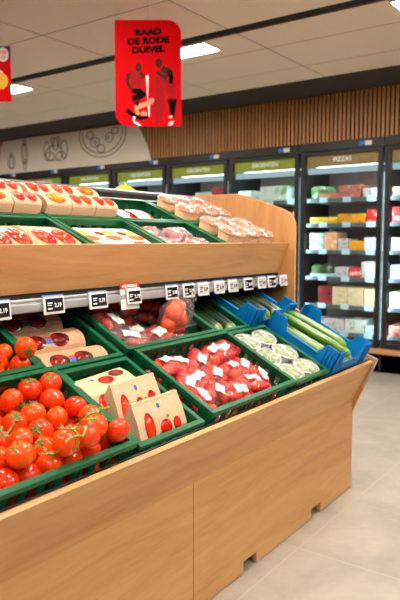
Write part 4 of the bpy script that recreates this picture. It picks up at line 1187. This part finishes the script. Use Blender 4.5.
for ri, (v0, names) in enumerate(((.07, 'front crate beside the side panel'), (.37, 'rear crate by the top rail'))):
    for i in range(3):
        for j in range(2):
            for lay in range(2):
                put(kt, ku, 0, du(2.61 + .085 + i * .145, v0 + j * .128, -.131 + lay * .097), TUm @ Rz(g.uniform(-.15, .15)),
                    'film topped kraft snack tub in the top layer, %s' % names if lay else 'film topped kraft snack tub under others, %s' % names)

# ------------------------------------------------------------------ cucumbers
def cucumber_mesh(L, r_, bend, mat, seed):
    gg = random.Random(seed); n = 22; pts = []; rad = []
    for i in range(n + 1):
        x = -1 + 2 * i / n
        pts.append((bend * (1 - x * x), L / 2 * x, 0))
        e = max(0, 1 - abs(x) ** 7) ** .5
        rad.append(max(.002, r_ * e * (1 - .10 * x) * (1 + .02 * math.sin(i * 1.9 + seed))))
    mb = MB().tube(pts, rad, 14)
    mb.tube([(0, L / 2 - .003, 0), (.002, L / 2 + .012, .002)], [.005, .004], 7)
    return mb.mesh('cucumber', mat)
CM = [cucumber_mesh(.335, .0235, .012, M['cuke'], 1), cucumber_mesh(.36, .022, -.01, M['cuke'], 2)]
ZM = [cucumber_mesh(.33, .022, .01, M['zuke'], 3), cucumber_mesh(.31, .024, -.008, M['zuke'], 4)]
def cuke(me, loc, rot, label, group):
    o = bpy.data.objects.new('cucumber', me); COL.objects.link(o); place(o, loc, rot)
    return tag(o, label, 'cucumber', group)
gc = 'cucumbers in the front blue crate'
labs = ['green cucumber lying along the blue crate wall next to the salad tubs', 'long bright cucumber on top of the pile in the blue crate', 'dark tipped cucumber lying highest in the blue crate', 'green cucumber against the far wall of the blue crate']
for k in range(6): cuke(CM[k % 2], dl(2.74 + k * .055, .20, -.096), TL @ Rz(0), 'green cucumber in the bottom layer of the front blue crate', gc)
for k in range(6): cuke(CM[(k + 1) % 2], dl(2.735 + k * .055, .195, -.052), TL @ Rz(.02 * (k - 2)), 'green cucumber in the middle layer of the front blue crate', gc)
for k, (u, v, w_, a, tx) in enumerate(((2.745, .205, -.008, .02, -.02), (2.815, .215, -.006, .10, 0), (2.885, .225, -.008, .10, .01), (2.96, .22, -.01, .06, 0))):
    cuke(CM[k % 2], dl(u, v, w_), TL @ Rz(a) @ Rx(tx), labs[k], gc)
for k, (u, v, w_, a) in enumerate(((2.82, .22, .036, .13), (2.895, .235, .035, .12))):
    cuke(CM[(k + 1) % 2], dl(u, v, w_), TL @ Rz(a), ['long bright cucumber on top of the blue crate pile', 'dark tipped cucumber highest in the blue crate pile'][k], gc)
gz = 'dark cucumbers on the back row'
for lay in range(2):
    for k in range(5):
        cuke(ZM[(k + lay) % 2], dl(2.315 + k * .048, .60 + g.uniform(-.012, .012), -.10 + lay * .046), TL @ Rz(g.uniform(-.04, .04)), 'dark green cucumber with a pale tip in the green back crate', gz)
gz2 = 'dark cucumbers in the back blue crate'
for lay in range(3):
    for k in range(6):
        cuke(ZM[(k + lay) % 2], dl(2.615 + k * .056, .60 + g.uniform(-.012, .012), -.098 + lay * .046), TL @ Rz(g.uniform(-.04, .04)), 'dark cucumber with a pale tip in the back blue crate', gz2)

# ------------------------------------------------------------------ price tags
TX = [(1.24, 0), (1.465, 0), (1.678, 0), (1.875, 1), (2.115, 0), (2.235, 0), (2.345, 2), (2.475, 2), (2.595, 2), (2.735, 0), (2.87, 2), (2.975, 0), (3.105, 2)]
where = ['above the loose tomatoes at the edge', 'above the arched kraft cartons', 'over the corner between kraft cartons and bagged tomatoes', 'under a red promotion strip', 'above the upright clear tomato bag',
         'just after the upright clear tomato bag', 'first of the pale screens', 'second of the pale screens', 'third of the pale screens', 'single dark screen among pale ones above the cucumbers', 'fourth pale screen, above the blue crate', 'last dark screen, above the blue crate', 'nearest the oak side panel']
for k, (x, kind) in enumerate(TX):
    t = thing('price_tag', 'white electronic price tag on the rail, ' + where[k], 'price tag', (x, 1.668, 1.108), Rx(R(-6)), 'electronic price tags on the shelf rail')
    W_, H_ = (.046, .030) if x < 1.8 else (.041, .029)
    f = MB().box(-W_, W_, -.004, .004, -H_, H_)
    f.build('frame', M['white'], t, .003)
    MB().box(-W_ + .008, W_ - .008, -.0055, -.004, -H_ + .009, H_ - .006).build('screen', M['screenl' if kind == 2 else 'screen'], t)
    ink = M['ink'] if kind == 2 else M['white']
    text('lettering', '2.19', .020, ink, t, Matrix.Translation((.014, -.006, .0)) @ face, .0006, .9)
    MB().box(-.031, -.010, -.006, -.0055, .007, .011).box(-.031, -.014, -.006, -.0055, .0, .003).box(-.031, -.012, -.006, -.0055, -.013, -.008).build('print_lines', ink, t)
    MB().box(-W_, W_, .0, .007, H_ - .001, H_ + .006).build('clip', M['clip' if kind != 1 else 'white'], t)
t = thing('promotion_card', 'white price card with a red promotion strip behind the price tag', 'price card', (1.86, 1.6775, 1.105), Rx(R(-6)))
MB().box(-.052, .05, -.001, .001, -.045, .034).build('card', M['white'], t)
r_ = MB().box(-.05, .058, -.0015, .0015, .034, .058).build('red_strip', M['promo'], t)
text('lettering', 'AANBIEDING', .0145, M['white'], r_, Matrix.Translation((.004, -.0022, .046)) @ face, .0005)

# ------------------------------------------------------------------ bananas behind the top rail
t = thing('banana_bunch', 'bunch of yellow bananas peeking over the top rail', 'bananas', (2.84, 2.58, 1.385))
def banana(a, k):
    mb = MB(); pts = []; rad = []
    for i in range(11):
        q = i / 10; th = R(20 + 110 * q)
        pts.append((math.cos(a) * .10 * math.cos(th) * 1.2 + .012 * k, math.sin(a) * .10 * math.cos(th) * 1.2, .06 + .2 * math.sin(th) * .95))
        rad.append(.018 * max(.25, (1 - abs(2 * q - 1) ** 3.5)) )
    return mb.tube(pts, rad, 8)
for k, a in enumerate((-.5, -.1, .3, .7)): banana(a, k - 1.5).build('banana', M['yellow'], t)
MB().tube([(0, 0, .25), (.0, .0, .285)], [.014, .01], 8).build('bunch_stem', M['vine'], t)
